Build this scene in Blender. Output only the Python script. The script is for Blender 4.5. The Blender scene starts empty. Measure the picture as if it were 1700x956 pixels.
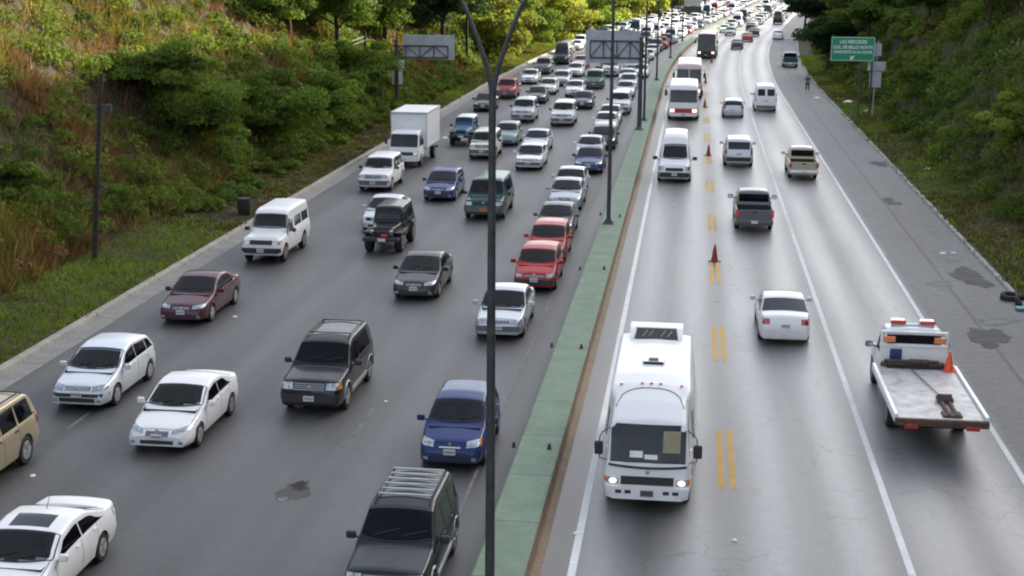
import bpy, bmesh, math, random
import numpy as np
from mathutils import Vector, Matrix
random.seed(7); rng = np.random.default_rng(7)
SC = bpy.context.scene; COL = SC.collection
R = math.radians

# ------------------------------------------------------------------ camera
W0, H0, F = 1700.0, 956.0, 2416.0
CAMZ = 12.58
_d = Vector(((1157-850)/F, (478+67)/F, -1.0)); _yc = _d.normalized()
_t = _d.y + 0.0087*_d.x
_zc = Vector((0.0087, 1.0, _t)).normalized()
_xc = _yc.cross(_zc).normalized()
ROT = Matrix((_xc, _yc, _zc))            # camera -> world
cam_d = bpy.data.cameras.new('camera'); cam = bpy.data.objects.new('camera', cam_d); COL.objects.link(cam)
cam_d.lens = F/W0*36.0; cam_d.sensor_width = 36.0; cam_d.clip_end = 6000; cam_d.clip_start = 0.1
cam.matrix_world = Matrix.Translation((0, 0, CAMZ)) @ ROT.to_4x4()
SC.camera = cam
def ray(px, py):
    return ROT @ Vector(((px-W0/2)/F, -(py-H0/2)/F, -1.0))
def at(px, py, z=0.0):                   # ground point seen at a pixel of the photograph
    d = ray(px, py); t = (z-CAMZ)/d.z
    return Vector((d.x*t, d.y*t, z))
def at_y(px, py, Y):
    d = ray(px, py); t = Y/d.y
    return Vector((d.x*t, Y, CAMZ+d.z*t))

# ------------------------------------------------------------------ road line
def shift(y):                            # the road bends gently to the right
    y = np.asarray(y, float)
    a = np.clip(y-140, 0, 125)
    return .43 + a*a/2600.0 + np.clip(y-265, 0, None)*0.0961
def heading(y):
    a = min(max(y-140, 0), 125)
    return math.atan(a/1300.0)
UL0, UL1, UM0, UM1, UR = -21.25, -20.35, -4.50, -3.46, 12.15
def sstep(a, b, x):
    t = np.clip((x-a)/(b-a), 0, 1); return t*t*(3-2*t)
def vnoise(x, y, s, seed=0):
    x = np.asarray(x, float)/s; y = np.asarray(y, float)/s
    xi = np.floor(x); yi = np.floor(y); fx = x-xi; fy = y-yi
    fx = fx*fx*(3-2*fx); fy = fy*fy*(3-2*fy)
    def h(a, b):
        v = np.sin(a*127.1+b*311.7+seed*74.7)*43758.5453
        return v-np.floor(v)
    return (h(xi, yi)*(1-fx)+h(xi+1, yi)*fx)*(1-fy)+(h(xi, yi+1)*(1-fx)+h(xi+1, yi+1)*fx)*fy
def terrain(x, y):
    x = np.asarray(x, float); y = np.asarray(y, float)
    u = x-shift(y)
    n = (vnoise(x, y, 9, 1)-.5)*2.4+(vnoise(x, y, 3.3, 2)-.5)*.9
    dl = np.clip(-25.4-u, 0, None)
    HL = 44-34*sstep(200, 330, y)  # unseen upper hill kept low far off, so the road reflects open sky
    zl = HL*np.tanh(dl*.92/HL)+n*np.clip(dl/3, 0, 1)
    dr = np.clip(u-15.6, 0, None)
    HR = 120-108*sstep(225, 330, y)  # unseen crest shaped to shade the near road, dropping to admit sun beyond
    zr = HR*np.tanh(dr*1.3/HR)+n*np.clip(dr/3, 0, 1)
    z = np.where(u < -21.4, .13+np.clip((-21.4-u)*.09, 0, .5)+zl,
        np.where(u > 12.3, .12+np.clip((u-12.3)*.08, 0, .4)+zr, -.06))
    return z
def on_hill(px, py):                     # first ground point along a pixel's ray
    d = ray(px, py); t = 20.0
    while t < 900:
        p = (d.x*t, d.y*t, CAMZ+d.z*t)
        if p[2] < float(terrain(p[0], p[1])): return Vector((p[0], p[1], p[2]))
        t += .25
    return Vector((d.x*t, d.y*t, 0))

# ------------------------------------------------------------------ materials
class NT:
    def __init__(s, name):
        s.m = bpy.data.materials.new(name); s.m.use_nodes = True; s.t = s.m.node_tree
        s.b = s.t.nodes['Principled BSDF']
    def n(s, typ, **kw):
        o = s.t.nodes.new(typ)
        for k, v in kw.items():
            if k.startswith('i_'):
                key = k[2:].replace('_', ' ')
                o.inputs[key].default_value = v
            else: setattr(o, k, v)
        return o
    def l(s, a, b): s.t.links.new(a, b)
    def noise(s, scale, detail=3, vec=None, rough=.55):
        o = s.n('ShaderNodeTexNoise', i_Scale=scale, i_Detail=detail, i_Roughness=rough)
        if vec is not None: s.l(vec, o.inputs['Vector'])
        return o.outputs['Fac']
    def ramp(s, fac, stops):
        o = s.n('ShaderNodeValToRGB'); e = o.color_ramp.elements
        while len(e) < len(stops): e.new(.5)
        for k, (p, c) in enumerate(stops):
            e[k].position = p; e[k].color = (*c, 1) if not isinstance(c, (int, float)) else (c, c, c, 1)
        s.l(fac, o.inputs[0]); return o.outputs[0]
    def math(s, op, a, b=None, c=None):
        o = s.n('ShaderNodeMath', operation=op)
        for k, v in enumerate((a, b, c)):
            if v is None: continue
            if isinstance(v, (int, float)): o.inputs[k].default_value = v
            else: s.l(v, o.inputs[k])
        return o.outputs[0]
    def mix(s, f, a, b, mode='MIX'):
        o = s.n('ShaderNodeMix', data_type='RGBA', blend_type=mode)
        for idx, v in ((0, f), (6, a), (7, b)):
            if isinstance(v, (int, float)) and idx == 0: o.inputs[0].default_value = v
            elif isinstance(v, (int, float)): o.inputs[idx].default_value = (v, v, v, 1)
            elif isinstance(v, tuple): o.inputs[idx].default_value = (*v, 1)
            else: s.l(v, o.inputs[idx])
        return o.outputs[2]
    def bump(s, h, strength, dist=.02):
        o = s.n('ShaderNodeBump', i_Strength=strength, i_Distance=dist); s.l(h, o.inputs['Height'])
        s.l(o.outputs[0], s.b.inputs['Normal'])
    def pos(s): return s.n('ShaderNodeTexCoord').outputs['Object']
    def set(s, **kw):
        for k, v in kw.items(): s.b.inputs[k.replace('_', ' ')].default_value = v
        return s
M = {}
def simple(name, col, rough=.5, metal=0, var=.12, scale=6, spec=.5, coat=0, emit=None):
    a = NT(name); v = a.noise(scale, 4, a.pos())
    dark = tuple(c*(1-var) for c in col); lite = tuple(min(1, c*(1+var)) for c in col)
    a.l(a.ramp(v, [(.3, dark), (.7, lite)]), a.b.inputs['Base Color'])
    a.set(Roughness=rough, Metallic=metal, Coat_Weight=coat); a.b.inputs['Specular IOR Level'].default_value = spec
    if emit:
        a.b.inputs['Emission Color'].default_value = (*emit[:3], 1); a.b.inputs['Emission Strength'].default_value = emit[3]
    M[name] = a.m; return a.m
# car paint: the colour belongs to each car (object colour), its alpha is the metallic share
a = NT('car_paint'); oi = a.n('ShaderNodeObjectInfo'); dn = a.noise(3.0, 5, a.pos())
geo = a.n('ShaderNodeTexCoord').outputs['Object']; sx = a.n('ShaderNodeSeparateXYZ'); a.l(geo, sx.inputs[0])
dirt = a.math('MULTIPLY', a.ramp(sx.outputs[2], [(.15, 1.0), (.75, 0.0)]), a.math('MULTIPLY', dn, .50))
a.l(a.mix(dirt, oi.outputs['Color'], (.06, .052, .045)), a.b.inputs['Base Color'])
a.l(oi.outputs['Alpha'], a.b.inputs['Metallic'])
a.l(a.ramp(dn, [(.3, .38), (.7, .50)]), a.b.inputs['Roughness']); a.b.inputs['Specular IOR Level'].default_value = .2; a.set(Coat_Weight=.42, Coat_Roughness=.08)
M['paint'] = a.m
a = NT('window_glass'); v = a.noise(1.4, 3, a.pos())
a.l(a.ramp(v, [(.35, (.003, .006, .010)), (.7, (.016, .024, .030))]), a.b.inputs['Base Color']); a.set(Roughness=.04, IOR=1.45); M['glass'] = a.m
a = NT('tinted_glass'); v = a.noise(1.4, 3, a.pos())
a.l(a.ramp(v, [(.35, (.002, .002, .004)), (.7, (.006, .006, .010))]), a.b.inputs['Base Color']); a.set(Roughness=.06, IOR=1.24); M['tint'] = a.m
simple('rubber', (.018, .018, .018), .85); simple('under', (.012, .012, .012), .9)
simple('plastic', (.03, .03, .032), .6); simple('grey_plastic', (.12, .12, .125), .6)
simple('alloy', (.42, .42, .43), .4, .7); simple('steel_rim', (.25, .25, .26), .5, .5)
simple('chrome', (.75, .75, .76), .15, 1.0, .04)
simple('head_lens', (.36, .39, .43), .10, .5, .6, 16, coat=1)
simple('lamp_on', (.9, .85, .7), .2, emit=(1, .80, .52, .9)); simple('amber', (.75, .22, .04), .2, coat=1)
simple('tail_lens', (.35, .01, .012), .2, .0, .3, 16, coat=1); simple('tail_on', (.5, .02, .02), .2, emit=(1, .05, .04, .06))
simple('beacon_red', (.55, .03, .02), .25, coat=1)
simple('plate_white', (.62, .62, .62), .5); simple('plate_ink', (.03, .03, .06), .6); simple('plate_orange', (.65, .22, .04), .5)
simple('white_body', (.80, .80, .80), .4, 0, .05, 2, coat=.3); simple('paper', (.78, .78, .76), .8)
simple('red_band', (.45, .03, .03), .4, coat=.4); simple('pole_metal', (.062, .068, .074), .55, .3, .3)
simple('galv', (.42, .44, .45), .5, .4, .2, 3); simple('sign_back', (.40, .42, .46), .5, .3, .15, 2)
simple('sign_green', (.008, .25, .12), .45, 0, .06); simple('sign_white', (.8, .8, .8), .5, 0, .03)
simple('cone_red', (.26, .028, .018), .6, 0, .25, 12); simple('cone_white', (.6, .6, .58), .6)
simple('tow_orange', (.75, .10, .03), .5); simple('blue_box', (.02, .05, .16), .4)
simple('slate', (.05, .055, .075), .6); simple('wood_pole', (.035, .03, .027), .9, 0, .4, 5); simple('cloth_maroon', (.10, .022, .05), .9); simple('cloth_navy', (.02, .02, .05), .9)
simple('skin', (.32, .17, .11), .6); simple('hair', (.015, .012, .01), .7); simple('teal_paint', (.02, .20, .24), .5)
simple('wire', (.30, .30, .27), .6)
simple('bark', (.065, .045, .03), .9, 0, .45, 7); simple('litter_mat', (.72, .74, .74), .7)
simple('rust', (.09, .05, .035), .8, 0, .5, 9); simple('seat_cloth', (.30, .27, .18), .9)
a = NT('clear_glass'); tr = a.n('ShaderNodeBsdfTransparent'); tr.inputs[0].default_value = (.50, .56, .57, 1); gl = a.n('ShaderNodeBsdfGlossy', i_Roughness=.03)
fr = a.n('ShaderNodeFresnel', i_IOR=1.5); ms = a.n('ShaderNodeMixShader'); a.l(a.math('MULTIPLY', fr.outputs[0], .9), ms.inputs[0]); a.l(tr.outputs[0], ms.inputs[1]); a.l(gl.outputs[0], ms.inputs[2])
a.l(ms.outputs[0], a.t.nodes['Material Output'].inputs[0]); M['clear'] = a.m
simple('cabin', (.022, .022, .024), .9); simple('seat_grey', (.09, .088, .085), .9)
# steel flatbed deck, worn with oil in the middle
a = NT('deck_steel'); p = a.pos(); v = a.noise(2.2, 6, p, .7); v2 = a.noise(14, 3, p)
a.l(a.mix(a.math('MULTIPLY', v2, .5), a.ramp(v, [(.28, (.10, .09, .085)), (.43, (.34, .33, .33)), (.7, (.60, .60, .61))]), (.45, .43, .42)), a.b.inputs['Base Color'])
a.set(Roughness=.5, Metallic=.25); a.bump(v, .2); M['deck'] = a.m

# asphalt, laid out in road coordinates (UV in metres: u across, v along)
def asphalt():
    a = NT('asphalt'); uv = a.n('ShaderNodeUVMap').outputs[0]; s = a.n('ShaderNodeSeparateXYZ'); a.l(uv, s.inputs[0])
    u, v = s.outputs[0], s.outputs[1]
    mp = a.n('ShaderNodeMapping'); mp.inputs['Scale'].default_value = (1, .05, 1); a.l(uv, mp.inputs[0])
    mp2 = a.n('ShaderNodeMapping'); mp2.inputs['Scale'].default_value = (1, .22, 1); a.l(uv, mp2.inputs[0])
    streak = a.noise(.9, 4, mp.outputs[0]); patch = a.noise(.22, 4, mp2.outputs[0]); grain = a.noise(28, 2, uv, .7); mid = a.noise(3.2, 5, uv, .7)
    # left carriageway
    lt = a.math('COSINE', a.math('MULTIPLY', a.math('ADD', u, 18.9), 4*math.pi/3.87))
    lv = a.math('ADD', a.math('MULTIPLY', lt, -.008), a.math('ADD', a.math('MULTIPLY', streak, .05), a.math('MULTIPLY', patch, .06)))
    lv = a.math('ADD', lv, .010)
    # right carriageway, older and paler
    rt = a.math('COSINE', a.math('MULTIPLY', a.math('SUBTRACT', u, 2.6), 4*math.pi/3.65))
    rv = a.math('ADD', a.math('MULTIPLY', rt, -.045), a.math('ADD', a.math('MULTIPLY', streak, .10), a.math('MULTIPLY', patch, .09)))
    rv = a.math('ADD', rv, .070)
    # the contraflow lane and the shoulder are darker
    near_l = a.ramp(a.math('DIVIDE', a.math('ADD', u, 4), 8), [(.25, 1), (.62, 0)])
    rv = a.math('SUBTRACT', rv, a.math('MULTIPLY', near_l, .045))
    sh = a.ramp(a.math('DIVIDE', a.math('SUBTRACT', u, 7.0), 4), [(.22, 0), (.36, 1)])
    seam = a.math('COMPARE', a.math('ADD', u, a.math('MULTIPLY', mid, .15)), 10.03, .07)
    sv = a.math('ADD', a.math('MULTIPLY', patch, .20), a.math('MULTIPLY', mid, .10)); sv = a.math('SUBTRACT', a.math('ADD', sv, -.035), a.math('MULTIPLY', seam, .05))
    rv = a.mix(sh, rv, sv)
    val = a.mix(a.math('GREATER_THAN', u, -4.0), lv, rv)
    val = a.mix(1.0, val, a.ramp(grain, [(.25, .72), (.75, 1.28)]), 'MULTIPLY')
    val = a.mix(1.0, val, a.ramp(mid, [(.25, .86), (.75, 1.14)]), 'MULTIPLY')
    vo = a.n('ShaderNodeTexVoronoi', feature='DISTANCE_TO_EDGE', i_Scale=.42); wv = a.n('ShaderNodeVectorMath', operation='ADD'); a.l(uv, wv.inputs[0])
    nn = a.n('ShaderNodeTexNoise', i_Scale=1.6, i_Detail=4); a.l(uv, nn.inputs['Vector']); sc_ = a.n('ShaderNodeVectorMath', operation='SCALE', i_Scale=.9); a.l(nn.outputs['Color'], sc_.inputs[0]); a.l(sc_.outputs[0], wv.inputs[1]); a.l(wv.outputs[0], vo.inputs['Vector'])
    cr = a.math('MULTIPLY', a.math('LESS_THAN', vo.outputs['Distance'], .011), a.ramp(a.noise(.16, 3, uv), [(.50, 0), (.56, 1)]))
    val = a.mix(a.math('MULTIPLY', cr, .30), val, (.012, .012, .012))
    spk = a.ramp(a.noise(7.0, 2, uv), [(.72, 0), (.76, 1)]); val = a.mix(a.math('MULTIPLY', spk, .25), val, (.22, .22, .21))
    oil = a.ramp(a.noise(.75, 5, mp2.outputs[0], .7), [(.60, 0), (.74, 1)]); val = a.mix(a.math('MULTIPLY', oil, .35), val, (.02, .02, .02))
    # reddish dirt along the median and the kerbs
    dl = a.ramp(a.math('ABSOLUTE', a.math('ADD', u, 4.0)), [(.9, 1.0), (1.5, 0.0)]) if False else a.math('LESS_THAN', a.math('ABSOLUTE', a.math('ADD', u, 2.95)), .32)
    val = a.mix(a.math('MULTIPLY', dl, .55), val, (.11, .085, .07))
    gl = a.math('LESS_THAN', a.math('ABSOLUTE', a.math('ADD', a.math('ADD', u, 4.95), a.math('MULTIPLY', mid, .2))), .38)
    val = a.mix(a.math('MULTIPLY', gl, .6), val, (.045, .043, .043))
    hsv = a.mix(1.0, val, (1.0, .985, .995), 'MULTIPLY')
    a.l(hsv, a.b.inputs['Base Color'])
    ro = a.mix(a.math('GREATER_THAN', u, -4.0), .62, .50)
    gloss = a.math('SUBTRACT', ro, a.math('MULTIPLY', a.math('ADD', streak, a.math('MULTIPLY', rt, -.25)), .16))
    gloss = a.mix(sh, gloss, .7); gloss = a.mix(a.math('GREATER_THAN', u, -4.0), a.math('SUBTRACT', ro, a.math('MULTIPLY', streak, .12)), gloss)
    a.l(a.mix(.25, gloss, a.ramp(patch, [(.2, .36), (.8, .66)])), a.b.inputs['Roughness']); a.l(a.mix(sh, a.mix(a.math('GREATER_THAN', u, -4.0), .45, .75), .28) if False else a.mix(a.math('GREATER_THAN', u, -4.0), .48, a.mix(sh, .66, .46)), a.b.inputs['Specular IOR Level'])
    a.bump(grain, .25, .006); M['asphalt'] = a.m
asphalt()
def concrete(name, c1, c2, joint=0, dark=(.05, .05, .045), rough=.8):
    a = NT(name); uv = a.n('ShaderNodeUVMap').outputs[0]; s = a.n('ShaderNodeSeparateXYZ'); a.l(uv, s.inputs[0])
    v = a.noise(1.3, 5, uv, .65); g = a.noise(12, 4, uv, .7); c = a.ramp(v, [(.3, c1), (.7, c2)])
    c = a.mix(a.ramp(g, [(.35, .5), (.6, 0)]), c, dark)
    if joint:
        j = a.math('COMPARE', a.math('PINGPONG', s.outputs[1], joint), 0, .035)
        c = a.mix(a.math('MULTIPLY', j, .75), c, dark)
    a.l(c, a.b.inputs['Base Color']); a.set(Roughness=rough); a.bump(g, .3, .01); M[name] = a.m
concrete('green_top', (.13, .19, .13), (.21, .285, .20), 1.5, (.10, .125, .09))
concrete('gutter_brown', (.20, .14, .085), (.34, .25, .16), 0, (.10, .07, .045))
concrete('kerb_concrete', (.25, .23, .20), (.40, .375, .33), 1.5, (.09, .08, .065))
concrete('gutter_grey', (.17, .165, .155), (.26, .25, .235), 1.5, (.09, .085, .08))
concrete('white_kerb', (.13, .13, .125), (.50, .50, .48), 1.0, (.07, .07, .065))
concrete('line_white', (.62, .62, .61), (.78, .78, .77), 0, (.40, .40, .40))
concrete('line_faint', (.07, .07, .07), (.22, .22, .22), 0, (.06, .06, .06))
concrete('line_yellow', (.50, .30, .07), (.62, .40, .11), 0, (.36, .25, .10))
concrete('patch_pale', (.10, .10, .10), (.24, .24, .24), 0, (.06, .06, .06))
concrete('patch_dark', (.028, .027, .026), (.085, .08, .076), 0, (.03, .03, .03))
# soil and foliage
a = NT('hill_soil'); p = a.pos(); v = a.noise(.11, 5, p); w = a.noise(1.1, 6, p, .7)
c = a.ramp(v, [(.32, (.042, .025, .013)), (.5, (.028, .028, .010)), (.68, (.050, .031, .014))])
a.l(a.mix(1.0, c, a.ramp(w, [(.25, .45), (.75, 1.5)]), 'MULTIPLY'), a.b.inputs['Base Color']); a.set(Roughness=.95); a.bump(w, .8, .25); M['soil'] = a.m
def leafmat(name, trans=.35, rough=.55):
    a = NT(name); at_ = a.n('ShaderNodeVertexColor', layer_name='tint').outputs[0]
    v = a.noise(.55, 3, a.pos())
    c = a.mix(1.0, at_, a.ramp(v, [(.3, .8), (.7, 1.2)]), 'MULTIPLY')
    a.l(c, a.b.inputs['Base Color']); a.set(Roughness=rough); a.b.inputs['Specular IOR Level'].default_value = .15
    tr = a.n('ShaderNodeBsdfTranslucent'); a.l(a.mix(1.0, c, (1.25, 1.3, .6), 'MULTIPLY'), tr.inputs[0])
    ms = a.n('ShaderNodeMixShader'); ms.inputs[0].default_value = trans
    a.l(a.b.outputs[0], ms.inputs[1]); a.l(tr.outputs[0], ms.inputs[2])
    a.l(ms.outputs[0], a.t.nodes['Material Output'].inputs[0]); M[name] = a.m
leafmat('leaf', .42, .7); leafmat('grass', .3, .8)

# ------------------------------------------------------------------ mesh helpers
class MB:
    def __init__(s): s.v = []; s.f = []; s.m = []
    def add(s, vs, fs, mi=0):
        o = len(s.v); s.v += [tuple(map(float, q)) for q in vs]
        s.f += [tuple(i+o for i in q) for q in fs]; s.m += [mi]*len(fs); return s
    def grid(s, P, mi=0):
        m, n = P.shape[:2]; vs = P.reshape(-1, 3)
        fs = [(i*n+j, i*n+j+1, (i+1)*n+j+1, (i+1)*n+j) for i in range(m-1) for j in range(n-1)]
        return s.add(vs, fs, mi)
    def pad(s, P, d, mi=0, back=.02):     # raised panel lying on a surface: outer grid plus a skirt
        d = np.array(d, float); Q = P+d; s.grid(Q, mi)
        n = d/np.linalg.norm(d)
        loop = [(0, j) for j in range(P.shape[1])]+[(i, P.shape[1]-1) for i in range(1, P.shape[0])]
        loop += [(P.shape[0]-1, j) for j in range(P.shape[1]-2, -1, -1)]+[(i, 0) for i in range(P.shape[0]-2, 0, -1)]
        A = [Q[i, j] for i, j in loop]; B = [P[i, j]-n*back for i, j in loop]; k = len(loop)
        s.add(A+B, [(i, (i+1) % k, (i+1) % k+k, i+k) for i in range(k)], mi); return s
    def box(s, x0, x1, y0, y1, z0, z1, mi=0, bev=.02, rot=None, c=None):
        b = min(bev, (x1-x0)*.3, (y1-y0)*.3, (z1-z0)*.3)
        pts = []
        for X, sx in ((x0, 1), (x1, -1)):
            for Y, sy in ((y0, 1), (y1, -1)):
                for Z, sz in ((z0, 1), (z1, -1)):
                    pts += [(X, Y+sy*b, Z+sz*b), (X+sx*b, Y, Z+sz*b), (X+sx*b, Y+sy*b, Z)]
        idx = lambda a, b_, c_, k: (a*4+b_*2+c_)*3+k
        fs = []
        for a_ in (0, 1): fs.append([idx(a_, 0, 0, 0), idx(a_, 1, 0, 0), idx(a_, 1, 1, 0), idx(a_, 0, 1, 0)])
        for b_ in (0, 1): fs.append([idx(0, b_, 0, 1), idx(1, b_, 0, 1), idx(1, b_, 1, 1), idx(0, b_, 1, 1)])
        for c_ in (0, 1): fs.append([idx(0, 0, c_, 2), idx(1, 0, c_, 2), idx(1, 1, c_, 2), idx(0, 1, c_, 2)])
        for a_ in (0, 1):
            for b_ in (0, 1): fs.append([idx(a_, b_, 0, 0), idx(a_, b_, 1, 0), idx(a_, b_, 1, 1), idx(a_, b_, 0, 1)])
            for c_ in (0, 1): fs.append([idx(a_, 0, c_, 0), idx(a_, 1, c_, 0), idx(a_, 1, c_, 2), idx(a_, 0, c_, 2)])
        for b_ in (0, 1):
            for c_ in (0, 1): fs.append([idx(0, b_, c_, 1), idx(1, b_, c_, 1), idx(1, b_, c_, 2), idx(0, b_, c_, 2)])
        for a_ in (0, 1):
            for b_ in (0, 1):
                for c_ in (0, 1): fs.append([idx(a_, b_, c_, k) for k in range(3)])
        if rot is not None:
            cc = Vector(c) if c else Vector(((x0+x1)/2, (y0+y1)/2, (z0+z1)/2))
            pts = [tuple(rot @ (Vector(q)-cc)+cc) for q in pts]
        return s.add(pts, fs, mi)
    def tube(s, p0, p1, r0, r1=None, n=10, mi=0, caps=True):
        r1 = r0 if r1 is None else r1; p0 = Vector(p0); p1 = Vector(p1); d = (p1-p0).normalized()
        a = d.orthogonal().normalized(); b = d.cross(a)
        vs = [p0+(a*math.cos(t)+b*math.sin(t))*r0 for t in np.linspace(0, 2*math.pi, n, endpoint=False)]
        vs += [p1+(a*math.cos(t)+b*math.sin(t))*r1 for t in np.linspace(0, 2*math.pi, n, endpoint=False)]
        fs = [(i, (i+1) % n, (i+1) % n+n, i+n) for i in range(n)]
        if caps: fs += [tuple(range(n))[::-1], tuple(range(n, 2*n))]
        return s.add(vs, fs, mi)
    def path(s, pts, rad, n=8, mi=0):
        pts = [Vector(p) for p in pts]; rings = []
        for i, p in enumerate(pts):
            d = (pts[min(i+1, len(pts)-1)]-pts[max(i-1, 0)]).normalized()
            a = d.cross(Vector((.13, .97, .2))).normalized(); b = d.cross(a)
            r = rad[i] if hasattr(rad, '__len__') else rad
            rings += [p+(a*math.cos(t)+b*math.sin(t))*r for t in np.linspace(0, 2*math.pi, n, endpoint=False)]
        k = len(pts)
        fs = [(i*n+j, i*n+(j+1) % n, (i+1)*n+(j+1) % n, (i+1)*n+j) for i in range(k-1) for j in range(n)]
        fs += [tuple(range(n))[::-1], tuple(range((k-1)*n, k*n))]
        return s.add(rings, fs, mi)
    def lathe(s, prof, axis='x', c=(0, 0, 0), n=24, mi=0):   # prof: (offset along axis, radius)
        vs = []
        for (o, r) in prof:
            for t in np.linspace(0, 2*math.pi, n, endpoint=False):
                q = (o, r*math.cos(t), r*math.sin(t)) if axis == 'x' else (r*math.cos(t), r*math.sin(t), o)
                vs.append((q[0]+c[0], q[1]+c[1], q[2]+c[2]))
        k = len(prof)
        fs = [(i*n+j, i*n+(j+1) % n, (i+1)*n+(j+1) % n, (i+1)*n+j) for i in range(k-1) for j in range(n)]
        fs += [tuple(range(n))[::-1], tuple(range((k-1)*n, k*n))]
        return s.add(vs, fs, mi)
    def mesh(s, name, mats, angle=35):
        me = bpy.data.meshes.new(name); me.from_pydata(s.v, [], s.f)
        for m in mats: me.materials.append(M[m])
        me.polygons.foreach_set('material_index', s.m)
        bm = bmesh.new(); bm.from_mesh(me)
        bmesh.ops.remove_doubles(bm, verts=bm.verts, dist=.0008)
        bmesh.ops.recalc_face_normals(bm, faces=bm.faces); bm.to_mesh(me); bm.free()
        me.shade_smooth(); me.set_sharp_from_angle(angle=R(angle)); me.update()
        return me
def tag(o, label=None, cat=None, group=None, kind=None):
    if label: o['label'] = label
    if cat: o['category'] = cat
    if group: o['group'] = group
    if kind: o['kind'] = kind
    return o
def link(name, me, parent=None, color=None):
    o = bpy.data.objects.new(name, me); COL.objects.link(o)
    if parent: o.parent = parent
    if color: o.color = color
    return o
def empty(name, loc, rz=0):
    o = bpy.data.objects.new(name, None); COL.objects.link(o); o.location = loc; o.rotation_euler.z = rz; o.empty_display_size = .3
    return o

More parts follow.
